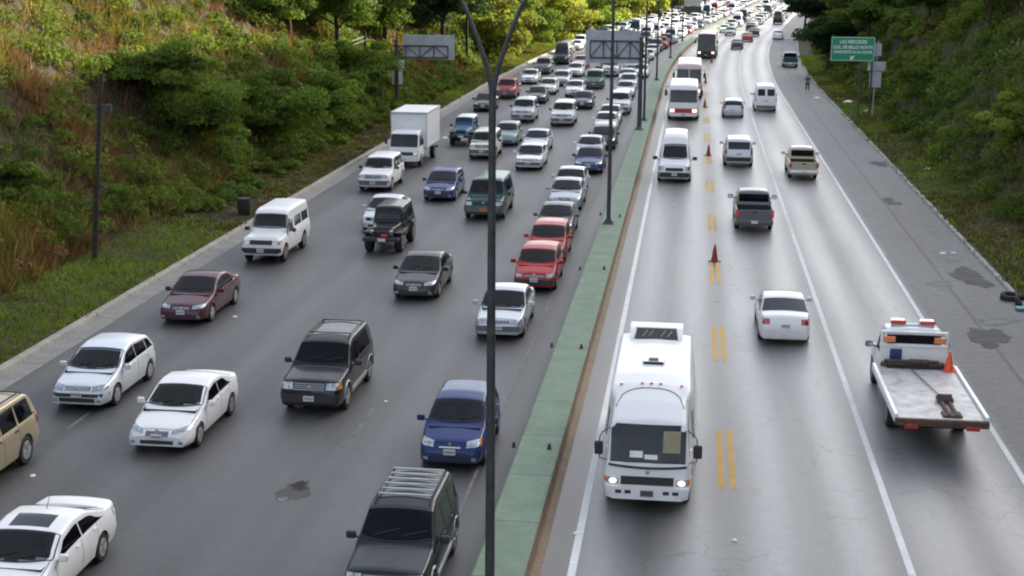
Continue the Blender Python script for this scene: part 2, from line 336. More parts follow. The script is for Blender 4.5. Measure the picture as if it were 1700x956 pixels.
# ------------------------------------------------------------------ vehicles
def gsm(a, sig):                         # smooth a table sampled every centimetre
    k = max(1, int(sig*100)); x = np.arange(-3*k, 3*k+1); g = np.exp(-x*x/(2*k*k)); g /= g.sum()
    return np.convolve(np.pad(a, 3*k, mode='edge'), g, 'valid')
class Hull:
    def __init__(s, sp):
        s.__dict__.update(dict(tumble=.30, crown=.035, r=.10, sill=.25, sm=.05, belly=.045, inset=.02)); s.__dict__.update(sp)
        s.yy = np.arange(0, s.L+.005, .01)
        f = lambda pts, sig: gsm(np.interp(s.yy, [p[0] for p in pts], [p[1] for p in pts]), sig)
        s.zt = f(s.prof, s.sm); s.zb = np.minimum(f(s.belt, .08), s.zt-(s.crown+s.r+.01))
        s.ww = s.W/2*f(s.plan, .06)
    def I(s, t, y): return np.interp(y, s.yy, t)
    def hw(s, y, z):
        w = s.I(s.ww, y); zb = s.I(s.zb, y); k = np.clip((z-s.sill)/(zb-s.sill), 0, 1)
        lo = w*(1-s.belly*(2*k-1.05)**2); hi = w*(1-s.belly*.9)-s.inset*np.clip((z-zb)/.03, 0, 1)-s.tumble*(z-zb)
        return np.where(z <= zb, lo, hi)
    def edge(s, y): return s.I(s.zt, y)-s.crown-s.r
    def wt(s, y): return s.hw(y, s.edge(y))
    def top(s, y, x):
        wt = s.wt(y); q = np.clip(np.abs(x)/(wt-s.r), 0, 1); k = np.clip((np.abs(x)-(wt-s.r))/s.r, 0, 1)
        return s.I(s.zt, y)-s.crown*q*q-s.r*(1-np.sqrt(1-k*k*.999))
    def inside(s, x, y, z):
        e = s.edge(y)
        return (np.abs(x) <= s.hw(y, np.minimum(z, e))) & (z <= s.top(y, x)) & (y >= 0) & (y <= s.L)
    def front(s, x, z, rear=False):
        x, z = np.broadcast_arrays(np.asarray(x, float), np.asarray(z, float))
        ys = np.arange(0, 1.8, .02); res = np.full(x.shape, 1.8); done = np.zeros(x.shape, bool)
        for y in ys:
            Y = s.L-y if rear else y
            ins = s.inside(x, np.full(x.shape, Y), z) & ~done
            res[ins] = y; done |= ins
        lo = np.maximum(res-.02, 0); hi = res.copy()
        for _ in range(5):
            mid = (lo+hi)/2; ins = s.inside(x, (s.L-mid) if rear else mid, z); hi = np.where(ins, mid, hi); lo = np.where(ins, lo, mid)
        return s.L-hi if rear else hi
    def build(s, lod=0):
        ys = list(np.arange(.0, s.L+.001, .22 if lod else .09))+[0, .03, .07, .13, s.L, s.L-.03, s.L-.07, s.L-.13]
        ra = s.rw*1.14
        if not lod:
            for ya in s.ax: ys += [ya+ra*math.cos(t) for t in np.linspace(0, math.pi, 13)]+[ya-ra-.004, ya+ra+.004]
        else:
            for ya in s.ax: ys += [ya-ra-.01, ya-ra+.01, ya-ra*.6, ya, ya+ra*.6, ya+ra-.01, ya+ra+.01]
        ys = np.array(sorted(set(np.round(np.clip(ys, 0, s.L), 4)))); rings = []
        for y in ys:
            zl = s.sill
            for ya in s.ax:
                if abs(y-ya) < ra: zl = max(zl, s.rw+math.sqrt(max(0, ra*ra-(y-ya)**2)))
            zl = min(zl, float(s.I(s.zb, y))-.04)
            zb = float(s.I(s.zb, y)); e = float(s.edge(y)); zt = float(s.I(s.zt, y)); w = float(s.I(s.ww, y)); wt = float(s.wt(y))
            win = float(s.hw(y, zl))-.30
            pts = [(0, s.sill), (win, s.sill), (win, zl), (float(s.hw(y, zl))-.03, zl)]
            for z in np.linspace(zl, zb, 4 if lod else 8): pts.append((float(s.hw(y, z)), z))
            for z in np.linspace(zb+.03, e, 2 if lod else 4): pts.append((float(s.hw(y, min(z, e))), min(z, e) if z <= e else e))
            for t in ([.8] if lod else [.35, .8, 1.2, 1.57]): pts.append((wt-s.r+s.r*math.cos(t), e+s.r*math.sin(t)))
            for q in ([.6, 0] if lod else [.85, .65, .4, .2, 0]): pts.append(((wt-s.r)*q, zt-s.crown*q*q))
            rings.append(pts)
        cut = getattr(s, 'cut', None)
        n = len(rings[0]); P = np.array([[(-x, y, z) for (x, z) in rg]+[(x, y, z) for (x, z) in rg[-2::-1]] for y, rg in zip(ys, rings)])
        b = MB(); m, k = P.shape[:2]
        vs = P.reshape(-1, 3); F0, F1 = [], []
        for i in range(m-1):
            for j in range(k-1):
                if cut is not None and ys[i+1] < cut[1] and n-6 <= j <= k-1-(n-5) and ys[i] > cut[0]+cut[2]*max(abs(P[i, j, 0]), abs(P[i, j+1, 0]))**2/max(.1, (float(s.wt(ys[i]))-.05)**2)+.015: continue
                (F1 if (j < 3 or j >= k-4) else F0).append((i*k+j, i*k+j+1, (i+1)*k+j+1, (i+1)*k+j))
        F0.append(tuple(range(k))); F0.append(tuple(range((m-1)*k, m*k))[::-1])
        o = len(b.v); b.v = [tuple(q) for q in vs]; b.f = F0+F1; b.m = [0]*len(F0)+[1]*len(F1)
        return b
def lin(a, b, n): return np.linspace(a, b, n)
def front_patch(h, x0, x1, z0, z1, rear=False, n=(7, 5), slant=0.0, lift=.006):
    s, t = np.meshgrid(lin(0, 1, n[0]), lin(0, 1, n[1]), indexing='ij')
    x = x0+(x1-x0)*s; z = z0+(z1-z0)*t+slant*s
    ym = (h.L-.45) if rear else .45; lim = h.hw(np.full(x.shape, ym), np.minimum(z, h.edge(ym)))-.012
    x = np.clip(x, -lim, lim); y = h.front(x, z, rear)
    return np.stack([x, y, z], -1)
def top_patch(h, y0, y1, inx0, inx1, n=(9, 9), bow=0.0):
    s, t = np.meshgrid(lin(-1, 1, n[0]), lin(0, 1, n[1]), indexing='ij')
    y = y0+(y1-y0)*t+bow*(s*s)*(1-t); w = h.wt(y)-(inx0*(1-t)+inx1*t); x = s*w
    return np.stack([x, y, h.top(y, x)], -1)
def side_patch(h, side, a0, a1, b0, b1, t0=.05, t1=.95, n=(7, 4)):
    s, t = np.meshgrid(lin(0, 1, n[0]), lin(0, 1, n[1]), indexing='ij')
    y = (a0*(1-t)+a1*t)*(1-s)+(b0*(1-t)+b1*t)*s; zb = h.I(h.zb, y); e = h.edge(y)
    z = zb+(t0+(t1-t0)*t)*(e-zb)
    return np.stack([side*h.hw(y, z), y, z], -1)
def side_rect(h, side, y0, y1, z0, z1, n=(4, 4)):
    s, t = np.meshgrid(lin(0, 1, n[0]), lin(0, 1, n[1]), indexing='ij')
    y = y0+(y1-y0)*s; z = z0+(z1-z0)*t
    return np.stack([side*h.hw(y, z), y, z], -1)

class Veh:                                # list of parts: (name, MB, materials, parent index, smoothing angle)
    def __init__(s, L): s.parts = []; s.L = L
    def add(s, name, b, mats, parent=None, ang=35):
        s.parts.append((name, b, mats, parent, ang)); return len(s.parts)-1
    def bake(s):
        s.meshes = []
        for name, b, mats, par, ang in s.parts:
            b.v = [(x, y-s.L/2, z) for x, y, z in b.v]
            s.meshes.append((name, b.mesh(name, mats, ang), par))
        return s
    def bake_one(s, name):
        allm = []; B = MB()
        for _, b, mats, par, ang in s.parts:
            mp = []
            for m in mats:
                if m not in allm: allm.append(m)
                mp.append(allm.index(m))
            o = len(B.v); B.v += [(x, y-s.L/2, z) for x, y, z in b.v]
            B.f += [tuple(i+o for i in f) for f in b.f]; B.m += [mp[i] for i in b.m]
        s.one = B.mesh(name, allm, 35); return s
def wheel(v, x, y, r, wd=.2, rim='alloy', side=1, lod=0):
    b = MB(); h = wd/2
    if lod: b.lathe([(-h, r*.9), (-h*.7, r), (h*.7, r), (h, r*.9), (h*.9, r*.6)], c=(x, y, r), n=12)
    else: b.lathe([(-h, r*.62), (-h, r*.9), (-h*.75, r*.98), (-h*.4, r), (h*.4, r), (h*.75, r*.98), (h, r*.9), (h, r*.62), (h*.6, r*.6), (-h*.6, r*.6)], c=(x, y, r), n=28)
    i = v.add('wheel', b, ['rubber'])
    q = MB(); o = side*h
    if lod: q.lathe([(o*.9, r*.6), (o*1.02, r*.5)], c=(x, y, r), n=8)
    else:
        q.lathe([(o*.55, r*.56), (o*.6, r*.1)], c=(x, y, r), n=20, mi=1)
        q.lathe([(o*.98, r*.62), (o*1.03, r*.60), (o*.98, r*.54), (o*.7, r*.53)], c=(x, y, r), n=28)
        q.lathe([(o*.7, r*.14), (o*.98, r*.13), (o*1.0, r*.05)], c=(x, y, r), n=12)
        for k in range(6):
            t = k*math.pi/3
            q.tube((x+o*.86, y+r*.1*math.cos(t), r+r*.1*math.sin(t)), (x+o*.9, y+r*.57*math.cos(t), r+r*.57*math.sin(t)), r*.085, r*.065, 6)
    v.add('rim', q, [rim, 'under'], i)
def mirror(v, x, y, z, side, mat='paint', s=1.0):
    b = MB(); b.tube((x*side, y, z-.03), (side*(x+.08), y, z+.02), .025, .02, 6)
    c = side*(x+.15*s+.03); b.box(c-.10*s, c+.10*s, y-.05*s, y+.05*s, z-.03, z+.13*s, bev=.045)
    i = v.add('side_mirror', b, [mat])
    g = MB(); g.box(c-.08*s, c+.08*s, y+.05*s, y+.056*s, z-.01, z+.11*s, bev=.002); v.add('mirror_glass', g, ['chrome'], i)
def plate(v, h, z, rear=False, mat='plate_white', w=.30, x=0):
    y = float(h.front(np.array([x]), np.array([z+.07]), rear)[0]); y = y+.012 if rear else y-.012
    b = MB(); b.box(x-w/2, x+w/2, y-.008, y+.008, z, z+.15, bev=.004)
    i = v.add('licence_plate', b, [mat])
    g = MB(); yy = y+.010 if rear else y-.010
    for k, xx in enumerate(np.linspace(-w*.36, w*.36, 6)):
        g.box(x+xx-.011, x+xx+.011, yy-.002, yy+.002, z+.045, z+.105, bev=.001)
    v.add('plate_digits', g, ['plate_ink'], i)
DEF = dict(glass='glass', rim='alloy', mir='paint', seams=True, grille=None, head=None, tail=None, bump=None, bump_mat='plastic', roofrack=False)
def car(sp, lod=0):
    sp = {**DEF, **sp}; h = Hull(sp); v = Veh(sp['L']); W = sp['W']; L = sp['L']; r = sp['rw']; hw = W/2
    if sp.get('sunshade'): pass
    clear = (not lod) and 'wind' in sp and sp['glass'] == 'glass'
    if clear: h.cut = (sp['wind'][0], sp['wind'][1]-.01, sp['wind'][2])
    v.add('body', h.build(lod), ['paint', 'under'], None, 42)
    if clear:
        yw, yr = sp['wind'][:2]; bz = float(h.I(h.zb, yw+.5)); wi = hw-.17; b = MB(); fl = sp.get('sill', .22)+.10; ye = yr+1.6
        b.add([(-wi, yw-.2, fl), (wi, yw-.2, fl), (wi, ye, fl), (-wi, ye, fl), (-wi, yw-.2, bz), (wi, yw-.2, bz), (wi, ye, bz), (-wi, ye, bz)], [(0, 1, 2, 3), (0, 1, 5, 4), (1, 2, 6, 5), (2, 3, 7, 6), (3, 0, 4, 7)])
        ic = v.add('cabin_lining', b, ['cabin'])
        b = MB(); b.box(-wi, wi, yw+.12, yw+.55, bz-.25, bz-.06, bev=.06); b.tube((.36, yw+.60, bz-.10), (.36, yw+.64, bz-.08), .19, .19, 16); v.add('dashboard', b, ['cabin'], ic)
        for sx2 in (-.37, .37):
            b = MB(); b.box(sx2-.25, sx2+.25, yr+.05, yr+.6, fl+.12, fl+.28, bev=.06); b.box(sx2-.24, sx2+.24, yr+.52, yr+.68, fl+.2, bz+.08, bev=.07); b.box(sx2-.13, sx2+.13, yr+.54, yr+.64, bz+.10, bz+.28, bev=.05)
            v.add('seat', b, ['seat_grey'], ic)
    n = (5, 5) if lod else (11, 11)
    if 'wind' in sp:
        y0, y1, bow = sp['wind']; b = MB().pad(top_patch(h, y0, y1, .05, .035, n, bow), (0, -.004, .006))
        iw = v.add('windshield', b, ['clear' if clear else sp['glass']])
        if not lod:
            Pn = top_patch(h, y0, y1, .05, .035, (11, 11), bow)+np.array([0, -.002, .006]); g = MB(); ring = [Pn[i, 0] for i in range(11)]+[Pn[10, j] for j in range(1, 11)]+[Pn[i, 10] for i in range(9, -1, -1)]+[Pn[0, j] for j in range(9, -1, -1)]
            g.path(ring, .014, 5); v.add('window_gasket', g, ['plastic'], iw)
            g = MB(); wf = float(h.wt(np.array(y0)))
            for sd in (-1, 1):
                yy = lin(y0+bow-.02, .30, 8); xx = [sd*min(wf*.90, float(h.wt(np.array(q)))*.93) for q in yy]; g.path([(xx[q], yy[q], float(h.top(np.array(yy[q]), np.array(xx[q])))+.001) for q in range(8)], .0075, 4)
            xx = lin(-wf*.80, wf*.80, 9); g.path([(q, .17, float(h.top(np.array(.17), np.array(q)))+.001) for q in xx], .0075, 4)
            v.add('bonnet_seam', g, ['under'])
        if not lod and sp.get('wiper', True):
            g = MB()
            for x0 in (-.45, .12):
                pa = [(x0+q*.5, y0+.10+q*.12, float(h.top(np.array(y0+.10+q*.12), np.array(x0+q*.5)))+.02) for q in (0, .5, 1)]
                g.path(pa, .011, 5)
            v.add('wiper', g, ['plastic'], iw)
    if 'windf' in sp:                     # upright windscreen on the nose: half width, z0, z1
        a0, z0, z1 = sp['windf']; b = MB()
        if sp.get('split'):
            b.pad(front_patch(h, -a0, -.05, z0, z1, n=(6, 6)), (0, -.01, 0)); b.pad(front_patch(h, .05, a0, z0, z1, n=(6, 6)), (0, -.01, 0))
        else: b.pad(front_patch(h, -a0, a0, z0, z1, n=(13, 7)), (0, -.01, 0))
        iw = v.add('windshield', b, [sp['glass']])
    if 'rearw' in sp:
        y0, y1 = sp['rearw']; b = MB().pad(top_patch(h, y1, y0, .05, .06, n), (0, .004, .006)); v.add('rear_window', b, [sp['glass']])
    if 'rearf' in sp:
        a0, z0, z1 = sp['rearf']; b = MB().pad(front_patch(h, -a0, a0, z0, z1, True, (9, 5)), (0, .008, 0)); v.add('rear_window', b, [sp['glass']])
    for sd in (-1, 1):
        for q in sp.get('side', []):
            b = MB().pad(side_patch(h, sd, *q[:4], *(q[4:] if len(q) > 4 else (.05, .96)), n=(3, 3) if lod else (7, 5)), (sd*.006, 0, 0))
            v.add('side_window', b, [sp.get('sglass', sp['glass'])])
        for ya in sp['ax']: wheel(v, sd*(hw-(sp.get('fin', .115) if ya == sp['ax'][0] else .115)), ya, r, sp.get('ww_', .21), sp['rim'], sd, lod)
        if sp['head']:
            x0, x1, z0, z1 = sp['head'][:4]; sl = sp['head'][4] if len(sp['head']) > 4 else 0
            P = front_patch(h, sd*x0*hw, sd*x1*hw, z0, z1, n=(4, 3) if lod else (8, 5), slant=sl)
            i = v.add('headlight', MB().pad(P, (0, -.012, .004)), ['head_lens'])
            if sp.get('lit'):
                xm, zm = sd*(x0+x1)/2*hw, (z0+z1)/2+.01; b = MB(); b.lathe([(0, .058), (.02, .055), (.03, .03)], 'x', (0, 0, 0), 16); ym = float(h.front(np.array([xm]), np.array([zm]))[0])
                b.v = [(q[1]*1.5+xm, ym-.012-q[0], zm+q[2]) for q in b.v]; v.add('lit_bulb', b, ['lamp_on'], i)
            if sp.get('turn'):
                x2 = sp['turn']; P = front_patch(h, sd*x1*hw, sd*x2*hw, z0+sl, z1+sl, n=(4, 4)); v.add('turn_signal', MB().pad(P, (0, -.012, .004)), ['amber'])
        if sp['tail']:
            x0, x1, z0, z1 = sp['tail']; P = front_patch(h, sd*x0*hw, sd*x1*hw, z0, z1, True, (4, 3) if lod else (6, 5))
            v.add('taillight', MB().pad(P, (0, .012, 0)), [sp.get('tail_mat', 'tail_lens')])
        if sp.get('mirp'): mirror(v, *sp['mirp'], sd, sp['mir'], sp.get('mirs', 1.0))
        if sp['seams'] and not lod:
            for (yy, yb) in sp['seams_y']:
                b = MB().pad(side_rect(h, sd, yy, yy+.014, sp.get('sill', .22)+.12, float(h.I(h.zb, yy))-.01, (2, 7)), (sd*.0015, 0, 0), 0, .004); v.add('door_seam', b, ['under'])
            for yh in sp.get('handles', []):
                z = float(h.I(h.zb, yh))-.10; b = MB().pad(side_rect(h, sd, yh, yh+.17, z, z+.035, (3, 2)), (sd*.03, 0, 0), 0); v.add('door_handle', b, [sp.get('hmat', 'paint')])
        if sp.get('flare') and not lod:   # pale cladding along the sills and arches
            b = MB(); b.pad(side_rect(h, sd, sp['ax'][0]+r*1.25, sp['ax'][1]-r*1.25, sp.get('sill', .22)+.02, sp.get('sill', .22)+.17, (8, 3)), (sd*.03, 0, 0))
            for ya in sp['ax']:
                pa = [(sd*(hw-.02), ya+r*1.2*math.cos(t), r+r*1.2*math.sin(t)) for t in np.linspace(.1, math.pi-.1, 12)]; b.path(pa, .035, 6)
            v.add('side_cladding', b, [sp['flare']])
    if sp['grille']:
        a0, z0, z1 = sp['grille'][:3]; b = MB().pad(front_patch(h, -a0*hw, a0*hw, z0, z1, n=(4, 3) if lod else (9, 4)), (0, -.01, .003))
        gi = v.add('grille', b, [sp.get('gmat', 'plastic')])
        if not lod:
            g = MB()
            for zz in np.linspace(z0+.02, z1-.02, sp.get('bars', 3)):
                x = lin(-a0*hw*.96, a0*hw*.96, 7); y = h.front(x, np.full(7, zz)); g.path([(x[i], y[i]-.018, zz) for i in range(7)], .009, 5)
            v.add('grille_bar', g, [sp.get('barmat', 'chrome')], gi)
    if sp['bump']:
        z0, z1, dp = sp['bump']; b = MB().pad(front_patch(h, -.96*hw, .96*hw, z0, z1, n=(5, 3) if lod else (15, 4)), (0, -dp, 0)); v.add('front_bumper', b, [sp['bump_mat']])
    if sp.get('intake') and not lod:
        a0, z0, z1 = sp['intake']; b = MB().pad(front_patch(h, -a0*hw, a0*hw, z0, z1, n=(9, 3)), (0, -.006, 0)); v.add('air_intake', b, ['plastic'])
        for sd in (-1, 1): v.add('fog_light', MB().pad(front_patch(h, sd*.66*hw, sd*.80*hw, z0+.01, z0+.09, n=(4, 3)), (0, -.008, 0)), ['head_lens'])
    if sp.get('rbump'):
        z0, z1, dp = sp['rbump']; b = MB().pad(front_patch(h, -.96*hw, .96*hw, z0, z1, True, (5, 3) if lod else (13, 4)), (0, dp, 0)); v.add('rear_bumper', b, [sp.get('rbump_mat', 'paint')])
    if not lod:
        dp = sp['bump'][2] if sp['bump'] else 0
        if sp.get('platez'):
            k = len(v.parts); plate(v, h, sp['platez'], False, sp.get('pmat', 'plate_white'))
            for q in v.parts[k:]: q[1].v = [(x, y-dp, z) for x, y, z in q[1].v]
        if sp.get('rplatez'):
            k = len(v.parts); plate(v, h, sp['rplatez'], True)
            dp = sp['rbump'][2] if sp.get('rbump') and sp['rplatez'] < sp['rbump'][1] else 0
            for q in v.parts[k:]: q[1].v = [(x, y+dp, z) for x, y, z in q[1].v]
        if sp.get('badge'):
            z = sp['badge']; y = float(h.front(np.array([0.0]), np.array([z]))[0]); b = MB(); b.lathe([(0, .05), (.012, .05), (.016, .03)], 'x', (0, 0, 0), 16)
            b.v = [(p[1], y-.02-p[0], z+p[2]) for p in b.v]; v.add('badge', b, ['chrome'])
    if sp['roofrack'] and not lod:
        y0, y1, nb = sp['roofrack']
        for sd in (-1, 1):
            x = float(h.wt(np.array(y0+.3)))-.10; b = MB(); pts = []
            for q in lin(0, 1, 9):
                y = y0+(y1-y0)*q; pts.append((sd*x, y, float(h.top(np.array(y), np.array(x)))+.065*min(1, 8*q, 8*(1-q))))
            b.path(pts, .022, 6); ir = v.add('roof_rail', b, ['plastic'])
        b = MB()
        for y in lin(y0+.3, y1-.25, nb):
            b.box(-x, x, y-.025, y+.025, float(h.top(np.array(y), np.array(0.0)))+.015, float(h.top(np.array(y), np.array(0.0)))+.045, bev=.01)
        v.add('roof_bar', b, [sp.get('rackmat', 'plastic')])
    if sp.get('sunroof') and not lod:
        y0, y1 = sp['sunroof']; s_, t_ = np.meshgrid(lin(-.42, .42, 9), lin(y0, y1, 6), indexing='ij')
        v.add('sunroof', MB().pad(np.stack([s_, t_, h.top(t_, s_)], -1), (0, 0, .008)), [sp['glass']])
    if sp.get('antenna') and not lod:
        y = sp['antenna']; z = float(h.top(np.array(y), np.array(.0))); v.add('antenna', MB().tube((0, y, z-.01), (0, y+.25, z+.32), .008, .004, 5), ['plastic'])
    if 'extra' in sp: sp['extra'](v, h, lod)
    return v

PL = [(0, .80), (.12, .90), (.35, .965), (.8, 1.0)]
def plan(L, f=None, rr=((.8, 1.0), (.35, .97), (.12, .91), (0, .84))): return (f or PL)+[(L-a_, b_) for a_, b_ in rr]
S = {}
S['sedan'] = dict(L=4.5, W=1.73, prof=[(0, .50), (.05, .64), (.22, .74), (1.2, .93), (2.02, 1.36), (2.45, 1.43), (3.0, 1.40), (3.85, 1.06), (4.35, 1.03), (4.46, .90), (4.5, .6)],
    belt=[(0, .6), (.8, .80), (1.4, .90), (3.9, .97), (4.5, .9)], plan=plan(4.5), rw=.315, ax=(.88, 3.55), wind=(1.22, 2.0, .16), rearw=(3.12, 3.82),
    side=[(1.30, 1.98, 2.62, 2.62), (2.67, 2.67, 3.62, 3.20)], head=(.46, .90, .60, .70, .04), turn=None, grille=(.36, .58, .68), intake=(.5, .30, .40), platez=.42,
    tail=(.60, .94, .74, .92), rplatez=.62, rbump=(.32, .58, .03), mirp=(.80, 1.55, .92), seams_y=[(1.42, 0), (2.64, 0), (3.42, 0)], handles=[2.38, 3.25], badge=.63)
S['coupe_sedan'] = {**S['sedan'], 'W': 1.76, 'prof': [(0, .48), (.05, .60), (.25, .70), (1.15, .90), (1.95, 1.32), (2.5, 1.42), (3.1, 1.38), (4.0, 1.08), (4.4, 1.07), (4.47, .92), (4.5, .6)],
    'head': (.44, .92, .56, .65, .07), 'grille': (.34, .50, .62), 'sglass': 'tint', 'r': .12}
S['round_sedan'] = {**S['sedan'], 'sunroof': (2.15, 2.65), 'r': .13, 'L': 4.7, 'W': 1.80, 'antenna': 3.0,
    'prof': [(0, .50), (.05, .62), (.25, .72), (1.25, .93), (2.02, 1.33), (2.6, 1.42), (3.2, 1.37), (4.05, 1.08), (4.5, 1.06), (4.62, 1.10), (4.68, .9), (4.7, .6)],
    'plan': plan(4.7), 'ax': (.93, 3.66), 'wind': (1.27, 2.0, .16), 'rearw': (3.28, 4.0), 'side': [(1.36, 2.0, 2.72, 2.70), (2.78, 2.76, 3.86, 3.36)], 'sglass': 'tint'}
S['old_sedan'] = {**S['sedan'], 'W': 1.68, 'r': .07, 'prof': [(0, .55), (.04, .70), (.15, .76), (1.3, .90), (2.0, 1.32), (2.3, 1.39), (3.1, 1.37), (3.7, 1.02), (4.4, .98), (4.47, .88), (4.5, .6)],
    'bump': (.36, .54, .05), 'bump_mat': 'grey_plastic', 'head': (.50, .92, .60, .72), 'grille': (.46, .61, .71), 'intake': None, 'badge': None}
S['hatchback'] = dict(L=4.2, W=1.74, prof=[(0, .50), (.05, .64), (.22, .76), (1.05, .95), (1.9, 1.40), (2.4, 1.49), (3.45, 1.44), (3.72, 1.36), (4.05, 1.0), (4.17, .92), (4.2, .6)],
    belt=[(0, .6), (.8, .82), (1.3, .93), (4.2, 1.0)], plan=plan(4.2), rw=.315, ax=(.85, 3.42), wind=(1.08, 1.88, .16), rearw=(3.70, 4.02),
    side=[(1.15, 1.86, 2.47, 2.47), (2.52, 2.52, 3.30, 3.26), (3.35, 3.31, 3.86, 3.60)], head=(.48, .92, .60, .73, .04), grille=(.42, .62, .70), intake=(.6, .30, .42), platez=.45,
    tail=(.70, .95, .78, 1.0), rplatez=.6, rbump=(.32, .56, .03), mirp=(.80, 1.4, .95), seams_y=[(1.25, 0), (2.48, 0), (3.30, 0)], handles=[2.2, 3.1], badge=.66, sglass='tint', bump=(.46, .55, .02), bump_mat='plastic')
S['small_hatch'] = {**S['hatchback'], 'L': 3.9, 'W': 1.67, 'prof': [(0, .50), (.05, .64), (.2, .76), (.95, .97), (1.7, 1.42), (2.2, 1.50), (3.3, 1.46), (3.55, 1.36), (3.8, 1.0), (3.88, .9), (3.9, .6)],
    'plan': plan(3.9), 'ax': (.78, 3.25), 'wind': (.98, 1.68, .16), 'rearw': (3.5, 3.76), 'side': [(1.05, 1.68, 2.27, 2.27), (2.32, 2.32, 3.1, 3.06), (3.15, 3.1, 3.55, 3.38)],
    'seams_y': [(1.12, 0), (2.28, 0), (3.1, 0)], 'handles': [2.0, 2.9], 'bump': None, 'turn': .99, 'head': (.50, .86, .62, .75, .03), 'mirp': (.77, 1.25, .95), 'badge': .70, 'grille': (.34, .60, .66)}
S['red_box_hatch'] = {**S['small_hatch'], 'r': .07, 'tumble': .22, 'turn': None, 'head': (.56, .93, .60, .72), 'grille': (.5, .60, .70), 'intake': None, 'bump': (.34, .54, .05), 'bump_mat': 'plastic'}
S['offroad'] = dict(L=4.75, W=1.82, prof=[(0, .70), (.05, .92), (.22, 1.02), (1.25, 1.12), (1.95, 1.68), (2.35, 1.77), (4.2, 1.76), (4.45, 1.62), (4.68, 1.1), (4.75, .8)],
    belt=[(0, .85), (.8, 1.0), (1.4, 1.08), (4.75, 1.12)], plan=plan(4.75, [(0, .86), (.1, .93), (.3, .98), (.7, 1.0)]), rw=.37, ax=(.90, 3.76), wind=(1.30, 1.94, .12), rearf=(.66, 1.14, 1.58),
    side=[(1.5, 1.95, 2.55, 2.52), (2.63, 2.60, 3.42, 3.40), (3.52, 3.48, 4.35, 4.22)], head=(.52, .88, .78, .95), turn=.985, grille=(.50, .76, .95), bars=4, bump=(.42, .66, .07), bump_mat='plastic', platez=.47,
    tail=(.80, .97, .86, 1.18), rplatez=.8, rbump=(.42, .66, .08), rbump_mat='plastic', mirp=(.86, 1.62, 1.12), mir='plastic', seams_y=[(1.48, 0), (2.58, 0), (3.45, 0)], handles=[2.3, 3.2],
    roofrack=(2.2, 4.3, 2), tumble=.24, sill=.32, glass='tint', flare='galv', r=.09, badge=.86, hmat='plastic', rackmat='plastic')
S['narrow_offroad'] = {**S['offroad'], 'W': 1.70, 'L': 4.55, 'plan': plan(4.55, [(0, .86), (.1, .93), (.3, .98), (.7, 1.0)]), 'ax': (.88, 3.56), 'prof': [(0, .70), (.05, .92), (.22, 1.02), (1.2, 1.12), (1.85, 1.66), (2.25, 1.75), (4.0, 1.74), (4.25, 1.6), (4.48, 1.1), (4.55, .8)], 'roofrack': (2.0, 4.1, 6), 'rackmat': 'galv',
    'wind': (1.25, 1.85, .12), 'side': [(1.4, 1.85, 2.4, 2.38), (2.48, 2.46, 3.25, 3.23), (3.35, 3.3, 4.15, 4.05)], 'seams_y': [(1.4, 0), (2.44, 0), (3.3, 0)], 'handles': [2.15, 3.05], 'mirp': (.78, 1.5, 1.12), 'turn': None}
S['offroad_plain'] = {**S['offroad'], 'roofrack': False, 'flare': None, 'glass': 'glass', 'bump_mat': 'grey_plastic', 'turn': None}
S['compact_offroad'] = {**S['offroad_plain'], 'L': 4.3, 'W': 1.76, 'prof': [(0, .66), (.05, .88), (.22, .98), (1.1, 1.06), (1.7, 1.62), (2.1, 1.70), (3.9, 1.69), (4.1, 1.55), (4.25, 1.05), (4.3, .8)],
    'plan': plan(4.3), 'ax': (.85, 3.4), 'wind': (1.15, 1.70, .10), 'side': [(1.35, 1.72, 2.3, 2.28), (2.38, 2.36, 3.1, 3.08), (3.18, 3.15, 3.95, 3.85)], 'seams_y': [(1.35, 0), (2.34, 0), (3.14, 0)], 'handles': [2.0, 2.9], 'mirp': (.82, 1.45, 1.06)}
S['tan_offroad'] = {**S['offroad'], 'flare': None, 'glass': 'tint', 'bump_mat': 'paint', 'rbump_mat': 'paint', 'mir': 'paint', 'roofrack': (2.3, 4.3, 2)}
S['long_wagon'] = {**S['offroad_plain'], 'L': 5.1, 'W': 1.98, 'prof': [(0, .72), (.04, .95), (.15, 1.02), (.95, 1.10), (1.55, 1.80), (1.9, 1.88), (4.75, 1.86), (4.98, 1.72), (5.07, 1.1), (5.1, .8)],
    'plan': plan(5.1, [(0, .92), (.1, .97), (.4, 1.0)]), 'ax': (.9, 3.9), 'wind': (1.0, 1.55, .08), 'side': [(1.2, 1.58, 2.15, 2.12), (2.25, 2.22, 3.5, 3.48), (3.6, 3.58, 4.8, 4.7)], 'turn': .98, 'head': (.58, .86, .76, .92),
    'grille': (.54, .76, .92), 'bump_mat': 'grey_plastic', 'bump': (.45, .68, .10), 'pmat': 'plate_orange', 'seams_y': [(1.2, 0), (2.2, 0)], 'handles': [1.95], 'mirp': (.92, 1.35, 1.12), 'barmat': 'plastic'}
def spare(v, h, lod):
    pass
def troop_x(v, h, lod):
    if lod: return
    b = MB(); b.tube((.80, 1.15, .95), (.83, 1.45, 1.75), .03, .03, 8)
    v.add('air_snorkel', b, ['plastic'])
